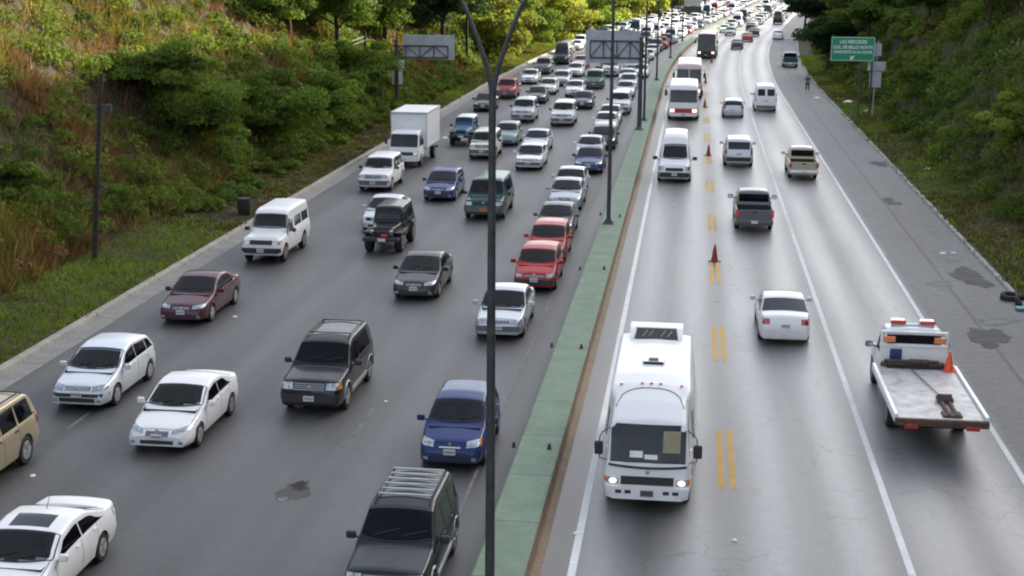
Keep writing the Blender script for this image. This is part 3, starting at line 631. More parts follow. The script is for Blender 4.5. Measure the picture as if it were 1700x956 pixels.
S['troop_carrier'] = dict(L=4.9, W=1.72, prof=[(0, .80), (.03, 1.06), (.12, 1.12), (1.25, 1.20), (1.55, 1.80), (1.8, 2.02), (2.1, 2.08), (4.6, 2.08), (4.82, 2.0), (4.88, 1.2), (4.9, .8)],
    belt=[(0, .95), (1.2, 1.12), (4.9, 1.14)], plan=plan(4.9, [(0, .93), (.1, .97), (.4, 1.0)], ((.4, 1.0), (.1, .98), (0, .95))), rw=.39, ax=(.78, 3.76), windf=None, wind=(1.30, 1.64, .04), rearf=(.7, 1.25, 1.75),
    side=[(1.48, 1.64, 2.20, 2.20, .08, .62), (2.42, 2.42, 3.45, 3.45, .12, .62), (3.6, 3.6, 4.62, 4.62, .12, .62)], head=(.58, .86, .86, 1.0), turn=.97, grille=(.56, .84, 1.02), bars=3, barmat='plastic', bump=(.50, .70, .12), platez=.54,
    tail=(.84, .97, .75, .95), rplatez=.9, rbump=(.48, .66, .1), rbump_mat='grey_plastic', mirp=(.84, 1.45, 1.2), mir='plastic', seams_y=[(1.45, 0), (2.28, 0)], handles=[2.05], tumble=.10, sill=.40, r=.10, rim='steel_rim', crown=.03, hmat='plastic', extra=troop_x)
del S['troop_carrier']['windf']
S['old_wagon'] = {**S['troop_carrier'], 'L': 4.4, 'W': 1.72, 'prof': [(0, .8), (.03, 1.02), (.12, 1.08), (1.2, 1.14), (1.5, 1.72), (1.8, 1.84), (4.2, 1.84), (4.34, 1.74), (4.38, 1.1), (4.4, .8)], 'plan': plan(4.4, [(0, .93), (.4, 1.0)], ((.4, 1.0), (0, .97))),
    'ax': (.8, 3.4), 'wind': (1.25, 1.58, .04), 'rearf': (.72, 1.2, 1.60), 'side': [(1.4, 1.55, 2.2, 2.2, .1, .8), (2.35, 2.35, 4.05, 4.05, .12, .8)], 'rbump': (.44, .66, .16), 'rbump_mat': 'white_body', 'rplatez': .88}
def jeep_x(v, h, lod):
    for sd in (-1, 1):
        v.add('fender', MB().box(min(sd*.52, sd*.86), max(sd*.52, sd*.86), .15, 1.45, .86, .93, bev=.03), ['plastic']); b = MB(); b.box(min(sd*.52, sd*.86), max(sd*.52, sd*.86), 2.75, 3.75, .90, .97, bev=.03); v.add('fender', b, ['plastic'])
        b = MB(); b.lathe([(0, .10), (.05, .10), (.07, .06)], 'x', (0, 0, 0), 16); b.v = [(p[1]+sd*.42, -.02-p[0], p[2]+.98) for p in b.v]; v.add('headlight', b, ['head_lens'])
    b = MB(); b.box(-.80, .80, -.30, -.12, .58, .76, bev=.03); b.tube((-.35, -.25, .75), (-.35, -.2, 1.0), .03); b.tube((.35, -.25, .75), (.35, -.2, 1.0), .03); b.tube((-.35, -.2, 1.0), (.35, -.2, 1.0), .03); b.box(-.6, .6, -.14, .1, .62, .72, bev=.02)
    v.add('front_bumper', b, ['plastic'])
    b = MB(); b.box(-.12, .22, -.33, -.305, .60, .74, bev=.004); v.add('licence_plate', b, ['plate_white'])
    b = MB(); b.box(.02, .30, -.30, -.05, .78, .90, bev=.03); v.add('winch', b, ['beacon_red'])
S['jeep'] = dict(L=3.8, W=1.55, prof=[(0, .90), (.03, 1.10), (.1, 1.16), (1.25, 1.22), (1.42, 1.72), (1.6, 1.86), (3.6, 1.86), (3.75, 1.8), (3.8, 1.0)], belt=[(0, 1.0), (1.2, 1.12), (3.8, 1.15)],
    plan=[(0, .68), (.3, .72), (1.3, .86), (1.5, .96), (3.8, .96)], rw=.44, ax=(.60, 3.10), wind=(1.27, 1.50, .02), rearf=(.55, 1.3, 1.7), side=[(1.55, 1.6, 2.25, 2.25, .1, .85), (2.4, 2.4, 3.55, 3.5, .1, .85)],
    grille=(.42, .84, 1.08), bars=6, barmat='plastic', tail=(.86, .97, .8, .95), mirp=(.74, 1.5, 1.2), mir='plastic', seams_y=[(1.5, 0), (2.32, 0)], handles=[2.1], tumble=.14, sill=.55, r=.07, rim='steel_rim', ww_=.32, extra=jeep_x)
def old_jeep_x(v, h, lod):
    jeep_x(v, h, lod)
    if lod: return
    v.parts = [q for q in v.parts if q[0] != 'winch']
    v.add('hard_top', MB().pad(top_patch(h, 1.56, 3.74, -.01, -.01, (13, 13)), (0, 0, .012)), ['white_body'])
S['old_jeep'] = {**S['jeep'], 'extra': old_jeep_x}
def bed_x(v, h, lod, y0=3.35, rail=1.10):
    W2 = h.W/2; L = h.L; b = MB()
    for sd in (-1, 1): b.box(min(sd*(W2-.10), sd*(W2-.005)), max(sd*(W2-.10), sd*(W2-.005)), y0, L-.02, .72, rail, bev=.03)
    b.box(-W2+.02, W2-.02, y0-.03, y0+.05, .72, rail, bev=.02); ib = v.add('cargo_bed', b, ['paint'])
    t = MB(); t.box(-W2+.10, W2-.10, L-.08, L-.01, .66, rail-.01, bev=.03); ig = v.add('tailgate', t, ['paint'])
    if not lod:
        t = MB(); t.box(-.12, .12, L-.012, L+.004, rail-.16, rail-.08, bev=.01); v.add('handle', t, ['plastic'], ig)
S['pickup'] = dict(L=5.1, W=1.80, prof=[(0, .70), (.05, .95), (.2, 1.04), (1.25, 1.14), (1.9, 1.66), (2.2, 1.74), (3.05, 1.72), (3.28, 1.55), (3.32, .78), (5.1, .76)], belt=[(0, .85), (.8, 1.02), (1.4, 1.08), (3.2, 1.1), (5.1, 1.0)],
    plan=plan(5.1, [(0, .86), (.1, .93), (.3, .98), (.7, 1.0)], ((.4, 1.0), (0, .98))), rw=.37, ax=(.90, 3.95), wind=(1.30, 1.90, .10), side=[(1.5, 1.92, 2.40, 2.38), (2.48, 2.46, 3.12, 3.05)],
    head=(.52, .90, .80, .98), grille=(.48, .80, .98), bump=(.44, .68, .06), bump_mat='grey_plastic', platez=.48, tail=None, mirp=(.84, 1.6, 1.12), mir='plastic', sm=.03,
    seams_y=[(1.5, 0), (2.44, 0), (3.15, 0)], handles=[2.2, 2.95], tumble=.24, sill=.36, r=.08)
def pick_x(v, h, lod):
    bed_x(v, h, lod); W2 = h.W/2; L = h.L
    b = MB(); b.box(-W2+.20, W2-.20, 3.30, 3.325, 1.22, 1.58, bev=.01); v.add('rear_window', b, ['tint'])
    for sd in (-1, 1):
        b = MB(); b.box(min(sd*(W2-.15), sd*(W2-.0)), max(sd*(W2-.15), sd*(W2-.0)), L-.05, L+.012, .78, 1.02, bev=.02); v.add('taillight', b, [h.__dict__.get('tail_mat2', 'tail_lens')])
    b = MB(); b.box(-W2+.05, W2-.05, L-.02, L+.14, .46, .62, bev=.03); v.add('rear_bumper', b, [h.__dict__.get('rb2', 'chrome')])
    b = MB(); b.box(-.16, .16, L+.14, L+.15, .47, .60, bev=.003); v.add('licence_plate', b, ['plate_white'])
S['pickup']['extra'] = pick_x
S['dark_pickup'] = {**S['pickup'], 'tail_mat2': 'tail_on', 'rb2': 'grey_plastic', 'mirs': 1.3}
S['old_pickup'] = {**S['pickup'], 'rb2': 'white_body', 'W': 1.70, 'r': .06, 'roofline': 0}
S['old_pickup'].pop('roofline')
S['van'] = dict(L=5.3, W=1.95, prof=[(0, .70), (.05, .95), (.2, 1.05), (.85, 1.22), (1.60, 2.05), (1.95, 2.45), (2.4, 2.62), (4.9, 2.64), (5.15, 2.52), (5.26, 1.5), (5.3, .7)], belt=[(0, .85), (.8, 1.08), (5.3, 1.22)],
    plan=plan(5.3, None, ((.5, 1.0), (.1, .97), (0, .94))), rw=.34, ax=(.9, 4.1), wind=(.90, 1.62, .14), rearf=(.68, 1.25, 1.85), side=[(1.15, 1.50, 2.1, 2.1, .06, .60), (2.3, 2.3, 3.5, 3.5, .06, .56), (3.65, 3.65, 4.95, 4.9, .06, .56)],
    head=(.60, .93, .74, .96), grille=(.52, .70, .88), bars=3, barmat='plastic', bump=(.34, .62, .05), platez=.44, tail=(.86, .96, .9, 1.5), rplatez=.85, mirp=(.92, 1.25, 1.22), mir='plastic', mirs=1.35,
    seams_y=[(1.1, 0), (2.2, 0), (3.55, 0)], handles=[1.95], tumble=.16, sill=.28, r=.16, hmat='plastic')
def rearvan_x(v, h, lod):
    b = MB()
    for sd in (-1, 1): b.pad(front_patch(h, sd*.10, sd*.70, 1.36, 1.92, True, (4, 4)), (0, .01, 0))
    v.add('rear_window', b, ['tint'])
S['mini_van'] = {**S['van'], 'L': 4.8, 'W': 1.92, 'prof': [(0, .70), (.05, .95), (.2, 1.06), (.6, 1.2), (1.25, 2.0), (1.6, 2.2), (4.5, 2.22), (4.7, 2.1), (4.78, 1.3), (4.8, .7)], 'plan': plan(4.8, None, ((.5, 1.0), (.1, .97), (0, .94))),
    'ax': (.8, 3.5), 'wind': (.62, 1.24, .1), 'side': [(.95, 1.3, 1.8, 1.8, .08, .8), (1.95, 1.95, 2.9, 2.9, .1, .8), (3.05, 3.05, 4.2, 4.15, .1, .8)], 'extra': rearvan_x, 'mirp': (.8, 1.0, 1.1), 'seams_y': [(.95, 0), (1.9, 0)], 'handles': [1.65],
    'rbump': (.34, .54, .06), 'rbump_mat': 'grey_plastic', 'r': .12}
del S['mini_van']['rearf']
# ---- big vehicles facing the camera
def minibus_x(v, h, lod):
    ac = MB(); pr_ = [(5.55, 2.64), (5.62, 2.70), (6.02, 2.90), (6.15, 2.93), (6.70, 2.92), (6.78, 2.80), (6.80, 2.60)]
    for sd in (0,): ac.add([(x_*w_, y, z) for x_, w_ in ((-1, .70), (1, .70)) for y, z in pr_], [(k, k+1, k+8, k+7) for k in range(6)]+[tuple(range(7)), tuple(range(7, 14))])
    i = v.add('roof_air_conditioner', ac, ['white_body'])
    g = MB(); g.add([(-.58, 5.64, 2.716), (.58, 5.64, 2.716), (.52, 6.04, 2.916), (-.52, 6.04, 2.916)], [(0, 1, 2, 3)]); ig = v.add('air_conditioner_grille', g, ['plastic'], i)
    g = MB(); g.path([(-.60, 5.62, 2.705), (-.54, 6.06, 2.93), (.54, 6.06, 2.93), (.60, 5.62, 2.705)], .022, 6); v.add('grille_frame', g, ['white_body'], ig)
    for x in (-.36, -.20, .12, .30):
        g = MB(); g.tube((x, 5.74, 2.775), (x+.12, 5.96, 2.885), .012, .012, 5); v.add('grille_bar', g, ['galv'], ig)
    b = MB(); b.box(-.28, .28, 3.15, 3.55, 2.74, 2.80, bev=.03); i = v.add('roof_hatch', b, ['white_body'])
    b = MB(); b.box(-.24, .24, 3.10, 3.145, 2.745, 2.80, bev=.004); b.box(-.12, .12, 3.22, 3.42, 2.803, 2.83, bev=.012); v.add('hatch_vent', b, ['plastic'], i)
    for x in (-.72, -.22, 0, .22, .72):
        b = MB(); z = float(h.top(np.array(1.75), np.array(x))); b.box(x-.035, x+.035, 1.70, 1.80, z-.01, z+.045, bev=.015); v.add('marker_light', b, ['amber'])
    b = MB(); pts = []
    for q in lin(-1, 1, 15):
        y = .95+.62*math.sqrt(max(0, 1-abs(q)**3)); x = q*.80; pts.append((x, y, float(h.top(np.array(y), np.array(x)))+.004))
    b.path(pts, .014, 5); v.add('visor_seam', b, ['grey_plastic'])
    for sd in (-1, 1):                    # mirrors on bent arms
        b = MB(); b.path([(sd*.90, .36, 1.95), (sd*1.06, .16, 1.9), (sd*1.12, .08, 1.8), (sd*1.12, .08, 1.30), (sd*.96, .16, 1.22)], .015, 6)
        i = v.add('mirror_arm', b, ['plastic']); g = MB(); g.box(sd*1.14-.10, sd*1.14+.10, .03, .13, 1.38, 1.70, bev=.05); v.add('side_mirror', g, ['plastic'], i)
    b = MB()
    pts = [(x, float(h.front(np.array([x]), np.array([1.155-.05*(1-(x/.9)**2)]))[0])-.012, 1.155-.05*(1-(x/.9)**2)) for x in lin(-.90, .90, 15)]
    b.path(pts, .032, 6); v.add('nose_moulding', b, ['plastic'])
    b = MB()
    for x in (-.66, -.44, .44, .66): b.pad(front_patch(h, x-.07, x+.07, .50, .58, n=(3, 3)), (0, -.060, 0))
    v.add('bumper_slot', b, ['plastic'])
    iw = [k for k, q in enumerate(v.parts) if q[0] == 'windshield'][0]
    b = MB()
    for x0, x1 in ((-.55, .0), (.15, .7)):
        zz = [1.235, 1.25, 1.30]; xx = [x0, (x0+x1)/2, x1]; b.path([(xx[k], float(h.front(np.array([xx[k]]), np.array([zz[k]]))[0])-.03, zz[k]) for k in range(3)], .013, 5)
    v.add('wiper', b, ['plastic'], iw)
    b = MB()
    b.pad(front_patch(h, -.42, -.12, 1.33, 1.47, n=(3, 3)), (0, -.013, 0)); b.pad(front_patch(h, -.08, .22, 1.30, 1.40, n=(3, 3)), (0, -.013, 0)); v.add('dashboard_paper', b, ['paper'], iw)
    b = MB(); b.pad(front_patch(h, .34, .74, 1.45, 1.92, n=(4, 5)), (0, -.012, 0)); v.add('driver_seat_cover', b, ['seat_cloth'], iw)
S['minibus'] = dict(fin=.26, L=6.9, W=2.30, prof=[(0, .55), (.02, 1.10), (.08, 1.25), (.42, 2.10), (.62, 2.20), (1.1, 2.42), (1.75, 2.64), (2.4, 2.74), (6.4, 2.72), (6.8, 2.62), (6.88, 1.5), (6.9, .6)], belt=[(0, 1.15), (1.0, 1.28), (6.9, 1.35)],
    plan=plan(6.9, [(0, .80), (.06, .855), (.25, .885), (1.3, .885), (1.65, 1.0)], ((.3, 1.0), (.1, .99), (0, .96))), rw=.40, ax=(1.0, 4.6), windf=(.87, 1.22, 2.04), rearf=(.7, 1.5, 2.2), side=[(.50, .62, 1.28, 1.28, .04, .80), (1.5, 1.5, 2.7, 2.7, .1, .72), (2.8, 2.8, 4.0, 4.0, .1, .72), (4.1, 4.1, 5.3, 5.3, .1, .72), (5.4, 5.4, 6.6, 6.6, .1, .70)],
    head=(.58, .80, .71, .84, .02), lit=True, turn=.875, grille=(.53, .70, .90), bars=2, barmat='plastic', bump=(.36, .66, .05), bump_mat='white_body', platez=.44, pmat='grey_plastic', tumble=.10, sill=.40, r=.14, crown=.06, sm=.03,
    rim='steel_rim', seams_y=[(.5, 0), (1.38, 0)], handles=[1.1], badge=1.02, sglass='tint', extra=minibus_x, inset=.01)
def bus_x(v, h, lod, band='red_band'):
    for sd in (-1, 1):
        b = MB(); b.path([(sd*1.15, .05, 2.75), (sd*1.38, -.15, 2.7), (sd*1.42, -.18, 2.4)], .03, 6); i = v.add('mirror_arm', b, ['plastic'])
        g = MB(); g.box(sd*1.40-.11, sd*1.40+.11, -.25, -.12, 2.0, 2.45, bev=.05); v.add('side_mirror', g, ['plastic'], i)
    b = MB().pad(front_patch(h, -1.18, 1.18, .62, .98, n=(13, 4)), (0, -.015, 0)); v.add('painted_band', b, [band])
    k = len(v.parts)
    for sd in (-1, 1): v.add('headlight', MB().pad(front_patch(h, sd*.72, sd*1.02, .70, .92, n=(4, 4)), (0, -.03, 0)), ['lamp_on'])
BUS = dict(L=9.5, W=2.45, prof=[(0, 1.0), (.03, 1.35), (.25, 2.72), (.5, 2.98), (1.0, 3.05), (9.1, 3.05), (9.4, 2.9), (9.5, 1.0)], belt=[(0, 1.3), (1, 1.45), (9.5, 1.45)], plan=plan(9.5, [(0, .93), (.1, .97), (.4, 1.0)], ((.4, 1.0), (0, .96))),
    rw=.48, ax=(2.2, 7.0), windf=(1.08, 1.42, 2.62), side=[(.6+k*1.45, .6+k*1.45, 1.9+k*1.45, 1.9+k*1.45, .08, .78) for k in range(6)], bump=(.36, .60, .06), bump_mat='white_body', platez=.42, tumble=.03, sill=.38, r=.14, crown=.05, seams=False, rim='steel_rim', ww_=.3, extra=bus_x, inset=.01)
S['bus'] = {**BUS, 'L': 7.0, 'prof': [(0, 1.0), (.03, 1.3), (.25, 2.5), (.5, 2.78), (1.0, 2.88), (6.6, 2.88), (6.9, 2.75), (7.0, 1.0)], 'windf': (1.06, 1.45, 2.42), 'ax': (1.5, 5.2), 'side': BUS['side'][:4], 'plan': plan(7.0, [(0, .93), (.1, .97), (.4, 1.0)], ((.4, 1.0), (0, .96)))}
S['split_bus'] = {**BUS, 'split': True, 'extra': lambda v, h, lod: bus_x(v, h, lod, 'plate_white'), 'prof': [(0, 1.0), (.03, 1.35), (.25, 2.9), (.5, 3.2), (1.0, 3.28), (9.1, 3.3), (9.4, 3.1), (9.5, 1.0)], 'windf': (1.08, 1.5, 2.75), 'rearf': (.9, 1.6, 2.5)}
S['coach'] = {**BUS, 'extra': lambda v, h, lod: bus_x(v, h, lod, 'plastic'), 'bump_mat': 'plastic', 'L': 10.5, 'ax': (2.3, 7.8), 'plan': plan(10.5, [(0, .93), (.1, .97), (.4, 1.0)], ((.4, 1.0), (0, .96))), 'prof': [(0, 1.0), (.03, 1.35), (.3, 2.9), (.6, 3.2), (1.0, 3.25), (10.1, 3.25), (10.4, 3.1), (10.5, 1.0)]}
def boxtruck_x(v, h, lod):
    b = MB(); b.box(-1.12, 1.12, 1.75, 6.6, 1.02, 3.22, bev=.035); ib = v.add('cargo_box', b, ['white_body'])
    g = MB()
    for sd in (-1, 1):
        g.box(sd*1.135-.015, sd*1.135+.015, 1.74, 6.61, 3.13, 3.23, bev=.005); g.box(sd*1.135-.015, sd*1.135+.015, 1.74, 6.61, 1.0, 1.10, bev=.005)
        for y in (1.79, 6.56): g.box(sd*1.135-.016, sd*1.135+.016, y-.05, y+.05, 1.0, 3.2, bev=.005)
    g.box(-1.14, 1.14, 1.72, 1.75, 3.10, 3.235, bev=.005); g.box(-1.14, 1.14, 1.72, 1.75, 1.0, 1.1, bev=.005)
    v.add('frame_trim', g, ['galv'], ib)
    c = MB(); c.box(-.45, .45, 1.4, 6.5, .62, .98, bev=.02); c.box(-1.05, -.5, 2.4, 3.2, .45, .85, bev=.05); c.box(-1.0, 1.0, 6.4, 6.5, .5, .62); v.add('chassis', c, ['under'])
    for sd in (-1, 1):
        wheel(v, sd*.92, 5.0, .40, .30, 'steel_rim', sd, lod)
        g = MB(); g.path([(sd*.9, .4, 1.95), (sd*1.12, .2, 1.9), (sd*1.12, .2, 1.4)], .018, 6); g.box(sd*1.12-.09, sd*1.12+.09, .14, .22, 1.45, 1.8, bev=.03); v.add('side_mirror', g, ['plastic'])
S['box_truck'] = dict(L=6.6, W=1.95, prof=[(0, .6), (.03, 1.15), (.12, 1.28), (.45, 2.08), (.7, 2.20), (1.6, 2.22), (1.68, 2.1), (1.72, .8)], belt=[(0, 1.15), (1.7, 1.3)], plan=[(0, .93), (.1, .97), (.3, 1.0), (1.7, .98)], rw=.38, ax=(.95,),
    windf=(.84, 1.27, 2.02), side=[(.5, .6, 1.35, 1.35, .05, .8)], head=(.62, .90, .74, .92), turn=None, grille=(.6, .76, .98), bars=2, barmat='galv', bump=(.42, .66, .06), bump_mat='white_body', platez=.46, tumble=.06, sill=.45, r=.09, seams_y=[(.45, 0)], handles=[1.2], rim='steel_rim', extra=boxtruck_x)
def cab_len(sp, L):                        # a short cab hull under a longer vehicle
    h = dict(sp); h['hullL'] = L; return h
def tow_x(v, h, lod):
    # flatbed deck behind the cab
    W2 = 1.15; y0, y1 = 2.75, 7.7
    d = MB(); d.box(-W2+.06, W2-.06, y0, y1, .98, 1.06, bev=.01); i = v.add('flatbed_deck', d, ['deck'])
    for sd in (-1, 1): v.add('side_rail', MB().box(sd*W2-.05, sd*W2+.05, y0, y1-.02, .92, 1.15, bev=.015), ['white_body'], i)
    t = MB(); t.box(-W2-.04, W2+.04, y1-.03, y1+.10, .86, 1.05, bev=.02); v.add('rear_beam', t, ['rust'], i)
    w = MB(); w.box(-.52, -.10, y1-1.75, y1-1.35, 1.06, 1.22, bev=.04); w.box(-.46, -.36, y1-1.4, y1-.15, 1.06, 1.15, bev=.02); w.box(-.26, -.16, y1-1.4, y1-.15, 1.06, 1.15, bev=.02); w.box(-.55, -.05, y1-.55, y1-.12, 1.06, 1.12, bev=.03)
    w.tube((-.3, y1-1.7, 1.1), (.15, y0+.3, 1.10), .014, .014, 5); w.lathe([(-.18, .10), (.18, .10)], 'x', (-.3, y1-1.5, 1.2), 12); v.add('winch_gear', w, ['rust'])
    b = MB(); b.box(-.95, .95, 2.55, 2.80, .98, 1.16, bev=.04); b.tube((-.7, 2.68, 1.2), (.85, 2.68, 1.2), .06); b.box(-.45, .15, 2.55, 2.8, 1.12, 1.26, bev=.06); v.add('winch_housing', b, ['rust'])
    # headboard, toolbox and lights behind the cab
    b = MB(); b.box(-.96, .96, 2.36, 2.44, 1.0, 1.62, bev=.02); b.box(-.98, .98, 2.34, 2.47, 1.56, 1.66, bev=.02)
    for x in (-.93, .93): b.box(x-.04, x+.04, 2.36, 2.46, 1.6, 2.02, bev=.015)
    b.box(-.97, .97, 2.36, 2.46, 1.98, 2.05, bev=.02); v.add('headboard', b, ['white_body'])
    b = MB(); b.box(-.78, .78, 2.335, 2.352, 1.50, 1.92, bev=.004); v.add('rear_window', b, ['tint'])
    b = MB(); b.box(.34, .68, 2.445, 2.50, 1.14, 1.52, bev=.02); v.add('tool_box', b, ['blue_box'])
    for x in (-.72, .72):
        b = MB(); b.box(x-.17, x+.17, 2.47, 2.53, 1.72, 1.90, bev=.02); v.add('work_light', b, ['amber'])
    b = MB(); b.box(-.62, .62, 1.72, 1.98, float(h.top(np.array(1.9), np.array(0.0)))-.02, float(h.top(np.array(1.9), np.array(0.0)))+.05, bev=.02); il = v.add('light_bar', b, ['galv'])
    for sd in (-1, 1):
        z = float(h.top(np.array(1.9), np.array(0.0))); b = MB(); b.box(sd*.42-.22, sd*.42+.22, 1.68, 2.0, z+.05, z+.17, bev=.05); v.add('beacon', b, ['beacon_red'], il)
    b = MB(); b.lathe([(1.06, .20), (1.09, .20), (1.091, .14), (1.30, .10), (1.62, .035), (1.64, .03)], 'z', (-.93, 3.0, 0), 14); b.box(-1.11, -.75, 2.80, 3.16, 1.06, 1.09, bev=.01); v.add('safety_cone', b, ['tow_orange'])
    c = MB(); c.box(-.45, .45, 1.5, 6.9, .55, .92, bev=.02); c.box(-1.0, 1.0, 6.5, 6.7, .5, .9, bev=.03); v.add('chassis', c, ['under'])
    for sd in (-1, 1):
        wheel(v, sd*.90, 5.2, .40, .34, 'steel_rim', sd, lod)
        b = MB(); b.box(min(sd*.6, sd*.95), max(sd*.6, sd*.95), y1+.10, y1+.13, .80, .92, bev=.01); v.add('taillight', b, ['tail_lens'])
S['tow_truck'] = dict(L=7.8, W=1.95, prof=[(0, .8), (.05, 1.05), (.2, 1.15), (.95, 1.28), (1.30, 1.86), (1.5, 2.08), (2.2, 2.10), (2.3, 2.0), (2.34, .8)], belt=[(0, 1.0), (1, 1.18), (2.4, 1.2)], plan=[(0, .85), (.2, .95), (.6, 1.0), (2.34, .98)], rw=.40, ax=(.85,),
    wind=(1.0, 1.36, .06), side=[(1.15, 1.4, 2.0, 2.0, .08, .85)], head=(.55, .9, .8, 1.0), grille=(.5, .78, 1.0), bump=(.5, .74, .06), mirp=(.93, 1.15, 1.25), mir='plastic', mirs=1.1, tumble=.14, sill=.45, r=.08, seams_y=[(1.1, 0), (2.05, 0)], handles=[1.9], rim='steel_rim', extra=tow_x)
S['box_truck']['hull_L'] = 1.72; S['tow_truck']['hull_L'] = 2.34
_HI = Hull.__init__
def _hinit(s, sp):
    full = sp['L']
    if sp.get('hull_L'): sp = {**sp, 'L': sp['hull_L']}
    _HI(s, sp); s.full = full
Hull.__init__ = _hinit
KIND = {'sedan': 'sedan_car', 'coupe_sedan': 'sedan_car', 'round_sedan': 'sedan_car', 'old_sedan': 'sedan_car', 'hatchback': 'hatchback_car', 'small_hatch': 'hatchback_car', 'red_box_hatch': 'hatchback_car',
    'offroad': 'off_road_car', 'narrow_offroad': 'off_road_car', 'offroad_plain': 'off_road_car', 'compact_offroad': 'off_road_car', 'tan_offroad': 'off_road_car', 'long_wagon': 'off_road_car', 'troop_carrier': 'off_road_car', 'old_wagon': 'off_road_car', 'jeep': 'jeep', 'old_jeep': 'jeep',
    'pickup': 'pickup_truck', 'dark_pickup': 'pickup_truck', 'old_pickup': 'pickup_truck', 'van': 'van', 'mini_van': 'van', 'minibus': 'minibus', 'bus': 'bus', 'split_bus': 'bus', 'coach': 'bus', 'box_truck': 'box_truck', 'tow_truck': 'tow_truck'}
CACHE = {}
def proto(k, lod):
    if (k, lod) not in CACHE:
        v = car(S[k], lod)
        CACHE[k, lod] = v.bake_one(KIND[k]) if lod else v.bake()
    return CACHE[k, lod]
COLS = dict(white=(.78, .78, .78, 0), offwhite=(.68, .66, .60, 0), silver=(.52, .54, .57, .45), grey=(.13, .135, .145, .3), dark=(.025, .027, .031, .15), black=(.004, .004, .006, 0), beige=(.42, .36, .26, .2), tan=(.40, .33, .22, .3),
    blue=(.008, .026, .125, .05), lightblue=(.10, .20, .34, .2), navy=(.012, .018, .055, .1), red=(.38, .006, .008, 0), pink=(.40, .035, .035, 0), maroon=(.075, .022, .034, .15), green=(.015, .10, .075, .1), teal=(.018, .075, .075, .1), palegreen=(.25, .33, .33, .3), rose=(.62, .45, .43, 0), plum=(.07, .04, .06, 0))
def put(kind, x, y, col, label, group, away=False, lod=0, rz=0.0, cat=None):
    h = -heading(y)+(math.pi if away else 0)+rz; p = proto(kind, lod); c = COLS[col] if isinstance(col, str) else col
    cat = cat or KIND[kind].replace('_', ' ').replace('sedan car', 'car').replace('hatchback car', 'car').replace('off road car', 'off-road car')
    if lod:
        o = link(KIND[kind], p.one, None, c); o.location = (x, y, 0); o.rotation_euler.z = h; tag(o, label, cat, group); return o
    root = empty(KIND[kind], (x, y, 0), h); tag(root, label, cat, group); objs = []
    for name, me, par in p.meshes: objs.append(link(name, me, root if par is None else objs[par], c))
    return root
def placed(kind, anchor, px, py, col, label, group, rz=0.0, cat=None, dz=.2):
    sp = S[kind]; L = sp['L']; away = anchor[0] == 'r'
    if anchor in ('f', 'r'): p = at(px, py, dz); x, y = p.x, p.y+L/2
    elif anchor == 'w': p = at(px, py); x, y = p.x-sp['W']/2+.02, p.y-sp['ax'][0]+L/2
    elif anchor == 'b': p = at(px, py); x, y = p.x-sp['W']/2+.02, p.y-sp['ax'][-1]+L/2
    hd = heading(y)
    if anchor in ('f', 'r'): x = p.x+math.sin(hd)*L/2
    return put(kind, x, y, col, label, group, away, 1 if y > 175 and kind not in ('bus', 'split_bus', 'coach') else 0, rz, cat)
G_L = 'traffic coming toward the camera on the left carriageway'; G_R = 'traffic driving away on the right carriageway'; G_C = 'traffic coming toward the camera in the contraflow lane'
